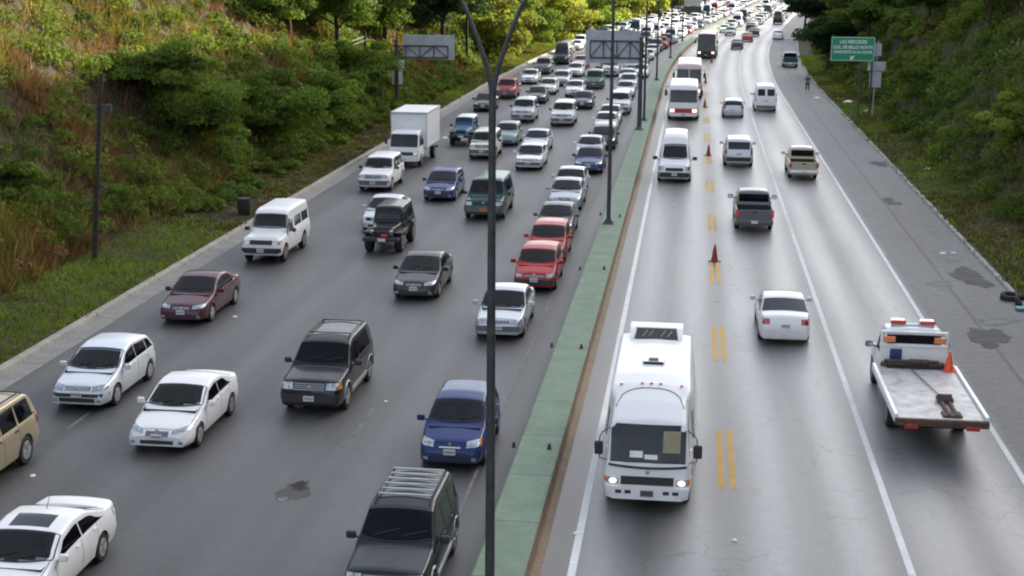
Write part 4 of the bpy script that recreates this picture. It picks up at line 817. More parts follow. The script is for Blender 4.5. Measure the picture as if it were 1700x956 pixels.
for row in [
    ('round_sedan', 'b', 172, 931, 'white', 'white sedan with a sunroof, nearest the lower left corner', G_L),
    ('tan_offroad', 'b', 46, 770, 'tan', 'beige off-road car cut off by the left edge of the photo', G_L),
    ('hatchback', 'w', 196, 672, (.66, .69, .74, .25), 'silvery white hatchback with a black bumper strip near the left kerb', G_L),
    ('coupe_sedan', 'w', 333, 740, 'white', 'glossy white sedan with dark side glass ahead of the silvery hatchback', G_L),
    ('offroad', 'w', 578, 678, 'black', 'black off-road car with pale sill cladding and an orange corner lamp', G_L),
    ('small_hatch', 'f', 746, 768, 'blue', 'dark blue hatchback right beside the tall foreground lamp post', G_L),
    ('narrow_offroad', 'b', 755, 918, (.008, .012, .016, 0), 'black off-road car with roof bars at the bottom edge of the photo', G_L),
    ('sedan', 'w', 353, 533, 'maroon', 'maroon sedan alone by the left kerb', G_L),
    ('troop_carrier', 'w', 475, 434, 'white', 'boxy white high-roofed off-road wagon with a black bumper', G_L),
    ('sedan', 'f', 686, 490, 'dark', 'dark grey sedan in the middle of the left carriageway', G_L),
    ('old_sedan', 'f', 826, 555, 'silver', 'silver sedan half hidden by the foreground lamp post', G_L),
    ('red_box_hatch', 'f', 886, 476, 'red', 'bright red hatchback at the head of the lane beside the median', G_L),
    ('red_box_hatch', 'f', 905, 430, 'pink', 'faded red car directly behind the bright red hatchback', G_L),
    ('sedan', 'f', 918, 392, 'grey', 'grey sedan third in the median lane, behind the two red cars', G_L),
    ('sedan', 'f', 936, 344, (.40, .43, .47, .5), 'silver grey sedan behind the grey one in the median lane', G_L),
    ('old_sedan', 'f', 943, 322, 'silver', 'pale silver sedan tucked behind the silver grey sedan', G_L),
    ('jeep', 'f', 634, 412, 'black', 'black jeep with big tyres and a bull bar', G_L),
    ('sedan', 'f', 626, 378, 'silver', 'silver car hidden behind the black jeep', G_L),
    ('offroad_plain', 'f', 619, 312, 'white', 'white off-road car close behind the car that follows the jeep', G_L),
    ('box_truck', 'f', 670, 272, 'white', 'white box truck with a tall cargo box', G_L),
    ('old_jeep', 'f', 765, 236, 'lightblue', 'light blue old jeep with a white roof beside the box truck', G_L),
    ('hatchback', 'f', 727, 328, 'blue', 'blue hatchback alone between the jeep and the green wagon', G_L),
    ('long_wagon', 'f', 802, 358, 'teal', 'teal green long-roofed wagon with an orange plate', G_L),
    ('compact_offroad', 'f', 799, 259, 'offwhite', 'cream off-road car with amber corner lamps behind the lamp post', G_L),
    ('small_hatch', 'f', 838, 237, 'palegreen', 'pale greenish hatchback just right of the lamp post', G_L),
    ('old_sedan', 'f', 876, 277, 'white', 'white sedan behind the green wagon, in open road', G_L),
    ('sedan', 'f', 887, 250, 'silver', 'silver sedan tucked behind the lone white sedan', G_L),
    ('sedan', 'f', 976, 283, 'blue', 'blue sedan with a shiny bonnet in front of the second lamp post', G_L),
    ('sedan', 'f', 976, 262, 'white', 'white car nose to tail behind the shiny blue sedan', G_L),
    ('sedan', 'f', 1000, 243, 'dark', 'dark car hidden behind the second lamp post', G_L),
    ('sedan', 'f', 1004, 217, 'white', 'white car in the median lane crossed by the second lamp post', G_L),
    ('sedan', 'f', 1011, 203, 'silver', 'silver car in the median lane behind the one the post crosses', G_L),
    ('offroad_plain', 'f', 1027, 186, 'white', 'tall white car in the median lane queue', G_L),
    ('sedan', 'f', 1037, 158, 'white', 'white car in the median lane queue, left of the third post', G_L),
    ('hatchback', 'f', 1042, 145, 'silver', 'silver hatchback next in the median lane queue', G_L),
    ('sedan', 'f', 801, 181, 'black', 'black sedan by the left kerb under the cantilever sign', G_L),
    ('pickup', 'f', 838, 160, 'red', 'red pickup by the left kerb behind the lamp post', G_L),
    ('offroad_plain', 'f', 866, 199, 'silver', 'silver white off-road car with a dark double grille', G_L),
    ('offroad_plain', 'f', 932, 205, 'white', 'white off-road car with a black lower bumper', G_L),
    ('sedan', 'f', 966, 177, 'navy', 'navy sedan right of the white off-road car', G_L),
    ('sedan', 'f', 889, 168, 'dark', 'dark sedan behind the silver white off-road car', G_L),
    ('sedan', 'f', 907, 153, 'offwhite', 'cream sedan behind the dark sedan', G_L),
    ('sedan', 'f', 877, 136, 'white', 'white sedan nearest the left kerb in the jam', G_L),
    ('hatchback', 'f', 930, 139, 'silver', 'silver hatchback in the middle of the jam', G_L),
    ('sedan', 'f', 952, 157, 'white', 'white sedan above the navy one', G_L),
    ('offroad_plain', 'f', 985, 144, 'green', 'green off-road car with a pale bonnet in the jam', G_L),
    ('offroad_plain', 'f', 899, 120, 'grey', 'grey off-road car at the left kerb end of the jam', G_L),
    ('sedan', 'f', 953, 124, 'white', 'white sedan in the jam between the hatchback and the green car', G_L),
    ('van', 'f', 930, 104, 'dark', 'dark van at the far end of the left kerb', G_L),
    ('sedan', 'f', 962, 110, 'rose', 'pinkish white sedan in the jam below the grey billboard', G_L),
    ('pickup', 'f', 1012, 124, 'white', 'white pickup under the grey cantilever sign on the median', G_L),
    ('sedan', 'f', 1062, 126, 'white', 'white sedan in the median lane right of the third post', G_L),
    ('minibus', 'f', 1073, 836, 'white', 'white minibus with a roof air conditioner and its headlights on', G_C),
    ('van', 'f', 1119, 297, 'white', 'white van with a black grille in the contraflow lane', G_C),
    ('bus', 'f', 1134, 191, 'white', 'white bus with a red band under its windscreen', G_C),
    ('split_bus', 'f', 1143, 157, 'rose', 'pinkish bus with a split windscreen behind the red banded bus', G_C),
    ('coach', 'f', 1172, 92, 'plum', 'dark plum coach with a pale roof in the contraflow lane', G_C),
    ('sedan', 'r', 1303, 563, 'white', 'white sedan seen from behind, driving away alone', G_R),
    ('tow_truck', 'r', 1562, 735, 'white', 'white flatbed tow truck with red beacons', G_R),
    ('dark_pickup', 'r', 1252, 378, 'grey', 'dark grey pickup seen from behind with its tail lamps lit', G_R),
    ('offroad_plain', 'r', 1226, 272, 'silver', 'silver off-road car seen from behind with tall tail lamps', G_R),
    ('old_pickup', 'r', 1334, 293, 'beige', 'old beige pickup with a white rear bumper, seen from behind', G_R),
    ('mini_van', 'r', 1271, 181, 'white', 'white van driving away with two rear windows', G_R),
    ('hatchback', 'r', 1217, 191, 'silver', 'silver hatchback driving away beside the red banded bus', G_R),
    ('sedan', 'r', 1223, 79, 'plum', 'small dark car driving away right of the plum coach', G_R),
    ('sedan', 'r', 1240, 67, 'pink', 'faded red car driving away ahead of the small dark one', G_R),
    ('sedan', 'r', 1251, 58, 'dark', 'dark car ahead of the faded red one', G_R),
    ('sedan', 'r', 1291, 63, 'white', 'white car driving away next to the right hand trees', G_R),
    ('pickup', 'r', 1312, 109, 'teal', 'teal pickup stopped on the right hand shoulder', G_R),
    ('hatchback', 'f', 1211, 57, 'palegreen', 'pale green car coming on behind the plum coach', G_C)]:
    placed(*row[:4], row[4], row[5], row[6], dz=.45 if row[0] in ('tow_truck', 'bus', 'split_bus', 'coach') else .25)
# the packed jam beyond
def u_road(y): return float(shift(y))
taken = [(o.location.x, o.location.y) for o in COL.objects if o.type == 'EMPTY' or o.get('category')]
jam = ['white']*9+['silver']*4+['offwhite', 'grey', 'dark', 'navy', 'pink', 'palegreen', 'black']
kinds = ['sedan']*5+['hatchback', 'old_sedan', 'offroad_plain', 'offroad_plain', 'compact_offroad', 'pickup', 'van']
CN = {'white': 'white', 'silver': 'silver', 'offwhite': 'cream', 'grey': 'grey', 'dark': 'dark', 'navy': 'navy', 'pink': 'faded red', 'palegreen': 'pale green', 'black': 'black'}
KN = {'sedan': 'saloon', 'hatchback': 'hatchback', 'old_sedan': 'saloon', 'offroad_plain': 'off-road car', 'compact_offroad': 'off-road car', 'pickup': 'pickup', 'van': 'van'}
rj = random.Random(11)
def fill(u, y0, y1, gap, away, where, grp, kk=kinds):
    y = y0+rj.uniform(0, 3)
    while y < y1:
        k = rj.choice(kk); c = rj.choice(jam); L = S[k]['L']; yc = y+L/2; x = u+u_road(yc)+rj.uniform(-.3, .3)
        if all(abs(x-a_) > 2.1 or abs(yc-b_) > 6.2 for a_, b_ in taken):
            far = 'at the far end' if yc > 330 else 'halfway along'
            o = put(k, x, yc, c, f'{CN[c]} {KN[k]} {far} of {where}', f'{CN[c]} {KN[k]}s {far} of {where}', away, 1); taken.append((x, yc))
        y += L+rj.uniform(*gap)
for u in (-18.9, -15.0, -11.1, -7.3): fill(u, 196, 475, (1.4, 4.5), False, 'the jam left of the median', 'jam')
fill(-7.3, 128, 200, (1.2, 3.5), False, 'the jam left of the median', 'jam')
fill(-11.1, 170, 200, (2, 4), False, 'the jam left of the median', 'jam')
fill(-1.0, 262, 475, (2, 6), False, 'the contraflow lane', 'jam', kinds+['van', 'van'])
fill(2.6, 275, 475, (3, 9), True, 'the lanes driving away', 'jam'); fill(6.3, 300, 475, (3, 12), True, 'the lanes driving away', 'jam')
for (px, py, k, c, lab) in [(1148, 40, 'coach', 'white', 'tall white bus in the jam just left of the dark hoarding'), (1100, 62, 'split_bus', 'white', 'white bus standing in the jam left of the median'), (1205, 24, 'coach', 'blue', 'blue bus at the far end of the road')]:
    p = at(px, py); 
    if all(abs(p.x-a_) > 2.6 or abs(p.y+5-b_) > 9 for a_, b_ in taken): put(k, p.x, p.y+5, c, lab, 'buses far off in the traffic')

# ------------------------------------------------------------------ road, kerbs, markings
def strip(name, u0, u1, z0, z1, mat, y0=-40, y1=620, step=2.5, nu=2, profile=None, label=None, kind='structure'):
    ys = np.arange(y0, y1+.01, step); pr = profile or [(u0+(u1-u0)*k/(nu-1), z0+(z1-z0)*k/(nu-1)) for k in range(nu)]
    vs, fs, uv = [], [], []; dist = 0
    for y in ys:
        h = heading(y); s = float(shift(y))
        for u, z in pr: vs.append((s+u*math.cos(h), y-u*math.sin(h), z)); uv.append((u+z, y))
    n = len(pr); fs = [(i*n+j, i*n+j+1, (i+1)*n+j+1, (i+1)*n+j) for i in range(len(ys)-1) for j in range(n-1)]
    me = bpy.data.meshes.new(name); me.from_pydata(vs, [], fs); me.materials.append(M[mat])
    l = me.uv_layers.new(name='UVMap')
    vi = np.zeros(len(me.loops), int); me.loops.foreach_get('vertex_index', vi); l.data.foreach_set('uv', np.array(uv)[vi].ravel())
    o = link(name, me); o['kind'] = kind; return o
strip('road', UL1, UR, 0, 0, 'asphalt', nu=12)
strip('kerb', 0, 0, 0, 0, 'kerb_concrete', profile=[(UL0-.14, -.05), (UL0-.14, .16), (UL0-.11, .18), (UL0+.12, .18), (UL0+.16, .16), (UL0+.20, .03)])
strip('gutter', 0, 0, 0, 0, 'gutter_grey', profile=[(UL0+.20, .03), (UL1+.02, .006)])
strip('kerb', 0, 0, 0, 0, 'white_kerb', profile=[(UR-.03, .004), (UR, .10), (UR+.03, .115), (UR+.17, .115), (UR+.20, .09), (UR+.2, -.05)])
strip('median', 0, 0, 0, 0, 'green_top', profile=[(UM0-.06, 0.0), (UM0-.02, .42), (UM0+.02, .45), (UM1-.02, .45), (UM1+.012, .43)])
strip('median_face', 0, 0, 0, 0, 'gutter_brown', profile=[(UM1+.012, .43), (UM1+.03, .10), (UM1+.05, .05), (UM1+.22, .010)])
strip('road_marking', -2.67, -2.50, .004, .004, 'line_white'); strip('road_marking', 4.44, 4.60, .004, .004, 'line_white'); strip('road_marking', 8.04, 8.19, .004, .004, 'line_white')
strip('road_marking', -5.50, -5.42, .004, .004, 'line_faint')
Ya = at(1200, 810).y; Yb = at(1196, 597).y; per = (at(1185, 320).y-Ya)/4
k = -3
while Ya+k*per < 470:
    y0 = Ya+k*per
    for du in (.54, .82): strip('lane_dash', du, du+.165, .004, .004, 'line_yellow', y0, y0+per*.39, per*.39/2)
    k += 1
for u in (-17.0, -13.05, -9.2):
    for y in np.arange(24, 110, 12.0):
        if rj.random() < .5: strip('lane_dash', u, u+.10, .004, .004, 'line_faint', y, y+rj.uniform(1.5, 3.5), 1.5)
def blob(name, px, py, rx, ry, mat, z=.006, seed=0, kind='structure'):
    c = at(px, py); r2 = random.Random(seed); n = 56; vs = [(0, 0, 0)]; ph = [r2.uniform(0, 6.28) for _ in range(6)]
    for k in range(n):
        t = 2*math.pi*k/n; q = .9+.16*math.sin(2*t+ph[0])+.13*math.sin(3*t+ph[1])+.09*math.sin(5*t+ph[2])+.07*math.sin(9*t+ph[3])+.05*math.sin(14*t+ph[4])+r2.uniform(-.04, .04); vs.append((rx*q*math.cos(t), ry*q*math.sin(t), 0))
    me = bpy.data.meshes.new(name); me.from_pydata(vs, [], [(0, k+1, (k+1) % n+1) for k in range(n)]); me.materials.append(M[mat])
    l = me.uv_layers.new(name='UVMap')
    for lp in me.loops: l.data[lp.index].uv = (vs[lp.vertex_index][0], vs[lp.vertex_index][1])
    o = link(name, me); o.location = (c.x, c.y, z); o['kind'] = kind; return o
blob('pothole', 490, 815, .36, .75, 'patch_dark', .004, 3); blob('pothole', 497, 806, .22, .3, 'under', .008, 5); blob('road_stain', 468, 829, .16, .12, 'patch_pale', .008, 6)
for i, (px, py, rx, ry, m) in enumerate([(1575, 425, .55, 1.4, 'patch_pale'), (1560, 470, .5, .7, 'patch_pale'), (1655, 532, .8, .7, 'patch_pale'), (1475, 333, .35, 1.3, 'patch_dark'), (1487, 338, .5, .4, 'patch_dark'),
      (1460, 272, .5, 1.5, 'patch_dark'), (1545, 378, .35, 1.6, 'patch_pale'), (1610, 460, .8, 1.8, 'patch_dark'), (1640, 560, .7, 1.5, 'patch_dark'), (1495, 337, .25, .3, 'patch_pale')]):
    blob('road_patch', px, py, rx, ry, m, .004+.004*(i % 3), 20+i)

# ------------------------------------------------------------------ ground
def ground():
    us = np.concatenate([np.linspace(-420, -75, 12), np.linspace(-70, -21.42, 50), [-21.3], np.linspace(-18, 9, 4), [12.25], np.linspace(12.36, 70, 58), np.linspace(75, 420, 12)])
    ys = np.concatenate([np.linspace(-260, 10, 30), np.linspace(12, 300, 150), np.linspace(306, 620, 40), np.linspace(650, 3000, 14)])
    U, Y = np.meshgrid(us, ys, indexing='ij'); X = U+shift(np.minimum(Y, 620)); Z = terrain(X, np.minimum(Y, 620)); Z = np.where((U > -21.4) & (U < 12.3), -.06, Z)
    V = np.stack([X, Y, Z], -1).reshape(-1, 3); n = len(ys)
    fs = [(i*n+j, (i+1)*n+j, (i+1)*n+j+1, i*n+j+1) for i in range(len(us)-1) for j in range(n-1)]
    me = bpy.data.meshes.new('ground'); me.from_pydata(V.tolist(), [], fs); me.materials.append(M['soil']); me.shade_smooth()
    link('ground', me)['kind'] = 'structure'
ground()

# ------------------------------------------------------------------ foliage
def card_mesh(name, C, A, B, T, mat, tri=False):
    n = len(C)
    if tri: V = np.stack([C-A, C+A, C+B], 1)
    else: V = np.stack([C+A, C+B, C-A, C-B], 1)
    k = V.shape[1]; me = bpy.data.meshes.new(name)
    me.vertices.add(n*k); me.vertices.foreach_set('co', V.reshape(-1).astype(np.float32))
    me.loops.add(n*k); me.loops.foreach_set('vertex_index', np.arange(n*k, dtype=np.int32))
    me.polygons.add(n); me.polygons.foreach_set('loop_start', np.arange(0, n*k, k, dtype=np.int32)); me.polygons.foreach_set('loop_total', np.full(n, k, dtype=np.int32))
    me.update(calc_edges=True)
    at_ = me.color_attributes.new('tint', 'FLOAT_COLOR', 'POINT'); c = np.ones((n, k, 4), np.float32); c[:, :, :3] = T[:, None, :]; at_.data.foreach_set('color', c.reshape(-1))
    me.materials.append(M[mat]); return me
def leaves(centers, radii, per, size, tints, r=rng, squash=.8):
    """leaf cards through lumps: centres (n,3), radii (n,), leaves per lump, leaf size (n,), tint (n,3)"""
    n = len(centers); N = n*per; idx = np.repeat(np.arange(n), per)
    d = r.normal(size=(N, 3)); d /= np.linalg.norm(d, axis=1)[:, None]; d[:, 2] = np.abs(d[:, 2])*1.0-.25
    rad = radii[idx]*(.55+.5*r.random(N))
    C = centers[idx]+d*rad[:, None]*np.array([1, 1, squash])
    nr = d+r.normal(size=(N, 3))*.55; nr /= np.linalg.norm(nr, axis=1)[:, None]
    t = r.normal(size=(N, 3)); A = np.cross(nr, t); A /= np.linalg.norm(A, axis=1)[:, None]; B = np.cross(nr, A)
    sz = size[idx]*(.6+.8*r.random(N)); A = A*sz[:, None]; B = B*(sz*.55)[:, None]
    T = tints[idx]*(.75+.5*r.random(N))[:, None]
    return C, A, B, T
G1 = np.array((.092, .142, .026)); G2 = np.array((.145, .195, .036)); G3 = np.array((.025, .055, .02)); DRY = np.array((.27, .20, .075)); RUST = np.array((.20, .115, .06)); YG = np.array((.19, .20, .04))
def tree_mesh(seed, nl, rad, h, per, leaf, tint, spread=1.0, low=False):
    leaf *= .8; per = int(per*1.45)
    r = np.random.default_rng(seed); C = r.normal(size=(nl, 3))*np.array([.42, .42, .34]); q = np.linalg.norm(C, axis=1); C *= np.minimum(1, 1/np.maximum(q, .01))[:, None]
    C = C*np.array([rad*spread, rad*spread, h*.42])+np.array([0, 0, h*.60]); C[:, 2] = np.maximum(C[:, 2], h*.12)
    if low: C[:, 2] = (C[:, 2]-h*.60)*1.25+h*.42; C[:, 2] = np.maximum(C[:, 2], .1)
    mixf = r.random((nl, 1)); T = tint*(.65+.8*mixf); R_ = rad*(.22+.18*r.random(nl))
    return card_mesh('crown', *leaves(C, R_, per, np.full(nl, leaf), T, r), 'leaf'), C
def limbs(C, h, r0, seed):
    b = MB(); rr = random.Random(seed); top = Vector((rr.uniform(-.2, .2), rr.uniform(-.2, .2), h*.55))
    pts = [Vector((0, 0, -.4)), Vector((.05, .0, h*.15)), Vector((-.06, .05, h*.35)), top]; b.path(pts, [r0*1.3, r0, r0*.8, r0*.55], 9)
    for k in range(0, len(C), max(1, len(C)//9)):
        e = Vector(C[k]); s = pts[1].lerp(top, rr.uniform(.2, 1)); b.path([s, s.lerp(e, .5)+Vector((0, 0, .2)), e], [r0*.45, r0*.28, r0*.1], 6)
    return b.mesh('trunk', ['bark'])
TREES = {}
def tree(name, px, py, rad, h, tint, label, kind=0, cat='tree', group=None, nl=26, per=150, leaf=.16, sink=0, Y=None, low=False):
    p = on_hill(px, py) if Y is None else at_y(px, py, Y)
    root = empty(name, (p.x, p.y, float(terrain(p.x, p.y))-sink), rj.uniform(0, 6)); tag(root, label, cat, group)
    seed = int(px*7+py*3); me, C = tree_mesh(seed, nl, rad, h, per, leaf, np.array(tint), 1.0, low or cat == 'bush'); link('crown', me, root)
    link('trunk', limbs(C, h, .05+h*.018, seed), root); return root
# trees and bushes that can be told apart (base pixel in the photograph)
tree('tree', 735, 92, 7.0, 12, G3*1.2, 'tall dark tree behind the grey cantilever sign on the left', nl=60, per=260, leaf=.24)
tree('tree', 640, 78, 6.0, 10, G1, 'bushy green tree on the bank above the left cantilever sign', nl=44, per=240, leaf=.24)
tree('tree', 560, 92, 4.5, 8, G1*1.15, 'green tree by the utility pole on the bank', nl=36, per=220, leaf=.2)
tree('tree', 480, 70, 5.0, 8, G1, 'wide green tree high on the left bank', nl=40, per=220, leaf=.2)
tree('tree', 810, 100, 5.5, 10, YG*1.1, 'light green tree seen between the arms of the nearest lamp', nl=44, per=200, low=True, leaf=.26)
tree('tree', 862, 88, 6.0, 11, G2, 'green tree right of the nearest lamp arm', nl=44, per=200, low=True, leaf=.28)
tree('tree', 915, 66, 7.0, 12, YG*1.4, 'sunlit yellow green tree left of the median billboard', nl=46, per=200, low=True, leaf=.32)
tree('tree', 970, 52, 7.0, 11, G2*1.2, 'green tree rising over the median billboard', nl=46, per=200, low=True, leaf=.34)
tree('tree', 1030, 40, 7.0, 10, YG*1.7, 'bright yellow green tree between the second and third posts', nl=46, per=180, low=True, leaf=.38)
tree('tree', 1078, 30, 7.5, 10, YG*1.6, 'bright yellow tree right of the third post', nl=44, per=180, low=True, leaf=.42)
tree('tree', 1118, 22, 7.0, 9, G2, 'last green tree before the dark hoarding', nl=40, per=160, low=True, leaf=.45)
tree('tree', 1335, 62, 5.0, 9, G3, 'dark tree overhanging the far right lane', nl=50, per=240, leaf=.26)
tree('tree', 1372, 118, 3.6, 7, G3*.9, 'dark tree left of the green road sign', nl=36, per=240, leaf=.2)
tree('tree', 1440, 75, 4.6, 8, G1, 'green tree above the green road sign', nl=44, per=240, leaf=.22)
tree('tree', 1540, 60, 5.0, 8, G1*.9, 'broad tree on the right bank beyond the sign post', nl=44, per=240, leaf=.2)
tree('tree', 1640, 60, 4.0, 6.5, G1*1.2, 'leafy tree on the upper right bank', nl=40, per=240, leaf=.17)
tree('bush', 1685, 235, 2.1, 3.4, G2*1.05, 'bright green bush at the right edge of the photo', cat='bush', nl=34, per=260, leaf=.12)
tree('bush', 1530, 165, 2.2, 3.2, G1*1.1, 'round green bush right of the grey sign post', cat='bush', nl=30, per=240, leaf=.14)
tree('bush', 330, 255, 3.3, 4.6, G1*1.1, 'large green bush right of the dark pole', cat='bush', nl=44, per=300, leaf=.13)
tree('bush', 440, 235, 3.4, 4.6, G1*1.05, 'large dark hearted bush above the white troop wagon', cat='bush', nl=44, per=300, leaf=.14)
tree('bush', 545, 205, 3.2, 4.4, G1*1.2, 'large green bush left of the box truck', cat='bush', nl=40, per=280, leaf=.15)
tree('bush', 250, 170, 3.0, 4.0, G1, 'green bush left of the pale cable', cat='bush', nl=36, per=280, leaf=.13)
tree('bush', 600, 150, 3.0, 4.4, G1*1.25, 'bright bush left of the small sign backs', cat='bush', nl=36, per=260, leaf=.16)
tree('bush', 25, 330, 1.3, 2.2, G1*1.2, 'small green bush at the left edge of the photo', cat='bush', nl=20, per=240, leaf=.09)
tree('bush', 185, 355, .8, 1.3, G1*1.1, 'small dark green shrub beside the foot of the pole', cat='bush', nl=14, per=200, leaf=.08)
# scrub that nobody could count
def scrub(side, n, per):
    r = np.random.default_rng(5+side); Y = 28+(r.random(n)**1.35)*340
    if side < 0:
        u = -25.5-(r.random(n)**1.1)*19; sp2 = (Y > 66) & (Y < 150) & (r.random(n) < .20); u = np.where(sp2, -23.4-r.random(n)*2.6, u)
    else: u = 15.2+(r.random(n)**1.1)*17
    X = u+shift(Y); Z = terrain(X, Y); q = vnoise(X, Y, 6, 8)*.6+vnoise(X, Y, 17, 9)*.4+.10*r.normal(size=n)
    if side < 0:
        lowdry = sstep(75, 45, Y)*.22+sstep(-30, -27.5, u)*.10+sstep(-30, -36, u)*.16*sstep(125, 95, Y)
        dense = sstep(50, 64, Y+(u+26)*.6)*sstep(-44, -36, u); q = q+dense*.30; keep = (r.random(n) < np.where(q-lowdry > .36, 1, .45)); g = q-lowdry
    else: keep = r.random(n) < .96; g = q+.14
    X, Y, Z, g, u = X[keep], Y[keep], Z[keep], g[keep], u[keep]; m = len(X); f = r.random((m, 1))
    T = np.where((g > .70)[:, None], G2*(.55+.4*f), np.where((g > .40)[:, None], G1*(.6+.7*f), np.where((g > .30)[:, None], YG*.75*(.5+.7*f), RUST*(.6+.6*f))))
    if side > 0: T = np.where((g > .42)[:, None], T, G1*(.5+.6*f)*np.array([1.15, 1, 1])+RUST*.12)*1.02
    C = np.stack([X, Y, Z+.25], -1); Rr = (.50+.85*r.random(m)**1.5+.0022*Y)*np.where((side < 0) & (u > -25.5), .5, 1); leaf = .042+.0009*Y
    me = card_mesh('scrub', *leaves(C, Rr, per, leaf, T, r), 'leaf')
    return tag(link('scrub', me), None, None, None, 'stuff')
scrub(-1, 3400, 170); scrub(1, 2500, 170)
def tufts(n, urange, yr, hgt, tintf, seed, clump=5):
    r = np.random.default_rng(seed); c = n//clump; Y = yr[0]+(r.random(c)**1.5)*(yr[1]-yr[0]); u = urange[0]+(urange[1]-urange[0])*r.random(c); X = u+shift(Y); Z = terrain(X, Y)
    keep, T, hh = tintf(X, Y, u, r); X, Y, Z, T, hh = X[keep], Y[keep], Z[keep], T[keep], hh[keep]; idx = np.repeat(np.arange(len(X)), clump); N = len(idx)
    C = np.stack([X[idx]+r.normal(size=N)*.14, Y[idx]+r.normal(size=N)*.14, Z[idx]-.03], -1); an = r.random(N)*6.283; w = (.012+.010*r.random(N))*(1+Y[idx]/45)
    A = np.stack([np.cos(an)*w, np.sin(an)*w, 0*w], -1); h = hgt*hh[idx]*(.5+.9*r.random(N)); B = np.stack([r.normal(size=N)*h*.35, r.normal(size=N)*h*.35, h], -1)
    return C, A, B, T[idx]*(.7+.6*r.random((N, 1)))
def t_verge(X, Y, u, r):
    q = vnoise(X, Y, 2.5, 4); d = vnoise(X, Y, 7, 5)[:, None]
    br = sstep(58, 70, Y)*(1-sstep(105, 125, Y)) if X.mean() < 0 else 0*Y
    return r.random(len(X)) < .95-br*.25, np.where((r.random((len(X), 1)) < .15+.5*sstep(.45, .75, d)) | (br[:, None] > .5) & (r.random((len(X), 1)) < .6), DRY*.22+RUST*.22, G1*1.1*(.6+.8*q[:, None])+YG*.30), .5+q
def t_dry(X, Y, u, r):
    g = vnoise(X, Y, 6, 8)*.6+vnoise(X, Y, 17, 9)*.4-sstep(75, 45, Y)*.22-sstep(-30, -27.5, u)*.10-sstep(-30, -36, u)*.16*sstep(125, 95, Y)
    f = r.random((len(X), 1)); q = vnoise(X, Y, 3, 12)[:, None]
    return (g < .42) | (r.random(len(X)) < .2), np.where(q > .60-.2*sstep(60, 40, Y)[:, None], (YG*.55+DRY*.35)*(.6+.6*f), np.where(q > .42, DRY*(.45+.6*f), RUST*(.5+.6*f))), .6+.9*vnoise(X, Y, 2.2, 6)
def t_green(X, Y, u, r):
    f = r.random((len(X), 1)); q = vnoise(X, Y, 4, 12)[:, None]; return r.random(len(X)) < .9, np.where(q > .72, (YG*.4+DRY*.3)*(.5+.6*f), G1*.75*(.6+.7*f)), .6+.8*vnoise(X, Y, 2.2, 6)
for nm, args in (('grass', (190000, (-26.0, -21.42), (22, 260), .13, t_verge, 1)), ('grass', (80000, (12.38, 16.2), (30, 200), .14, t_verge, 2)),
                 ('tall_grass', (520000, (-45, -25.2), (26, 170), .60, t_dry, 3)), ('tall_grass', (60000, (15.5, 34), (35, 200), .5, t_green, 4))):
    me = card_mesh(nm, *tufts(*args), 'grass', True); tag(link(nm, me), None, None, None, 'stuff')

# ------------------------------------------------------------------ lamps, gantries, signs
def lamp(px, py, fork, label, r0=.105):
    p = at(px, py, .45); root = empty('street_lamp', (p.x, p.y, .45)); tag(root, label, 'street lamp', 'double-armed lamps along the green median')
    b = MB(); b.path([(0, 0, 0), (0, 0, fork*.5-.45), (0, 0, fork-.45)], [r0, r0*.86, r0*.68], 14); link('pole', b.mesh('pole', ['pole_metal']), root)
    b = MB(); b.box(-.28, .28, -.28, .28, 0, .035, bev=.005); b.lathe([(.03, r0*2.0), (.16, r0*1.5), (.30, r0*1.05)], 'z', (0, 0, 0), 14)
    for sx_ in (-1, 1):
        for sy_ in (-1, 1): b.tube((sx_*.2, sy_*.2, .03), (sx_*.2, sy_*.2, .10), .02, .02, 6)
    link('base_plate', b.mesh('base_plate', ['pole_metal']), root)
    for sd in (-1, 1):
        b = MB(); z = fork-.45; b.path([(0, 0, z-.1), (sd*.10, 0, z+.35), (sd*.27, 0, z+.85), (sd*.47, 0, z+1.35), (sd*.80, 0, z+1.95), (sd*1.45, 0, z+2.45), (sd*2.2, 0, z+2.55)], [r0*.5]*2+[r0*.42]*5, 10)
        a_ = link('arm', b.mesh('arm', ['pole_metal']), root)
        b = MB(); b.box(min(sd*2.1, sd*2.75), max(sd*2.1, sd*2.75), -.16, .16, z+2.48, z+2.64, bev=.06); link('lamp_head', b.mesh('lamp_head', ['galv']), a_)
lamp(813, 985, 10.3, 'nearest street lamp, its dark pole splitting into a Y', .098)
lamp(1010, 371, 10.9, 'second street lamp standing on the green median', .10)
lamp(1069, 200, 10.9, 'third street lamp, just behind the median sign gantry', .10)
lamp(1090, 133, 10.9, 'fourth street lamp along the median', .10)
lamp(1113, 96, 10.9, 'fifth street lamp along the median', .10); lamp(1133, 68, 10.9, 'sixth and farthest street lamp along the median', .10)
def stub(px, py):
    p = at(px, py, .45); b = MB(); b.box(-.06, .06, -.07, .07, 0, .03, bev=.005); b.box(-.035, .035, -.05, .05, .03, .14, bev=.012); o = link('reflector_stud', b.mesh('reflector_stud', ['plastic'])); o.location = p; return o
for i, ((a0, b0), (a1, b1)) in enumerate([((997, 357), (1029, 360)), ((963, 448), (1003, 447)), ((916, 576), (965, 578)), ((853, 742), (912, 745))]):
    w_ = ['just behind the second lamp', 'a little nearer than the second lamp', 'beside the rear of the minibus', 'beside the cab of the minibus'][i]
    tag(stub(a0, b0), f'dark stub, left median edge, {w_}', 'median stud', 'dark stubs on the green median'); tag(stub(a1, b1), f'dark stub, right median edge, {w_}', 'median stud', 'dark stubs on the green median')
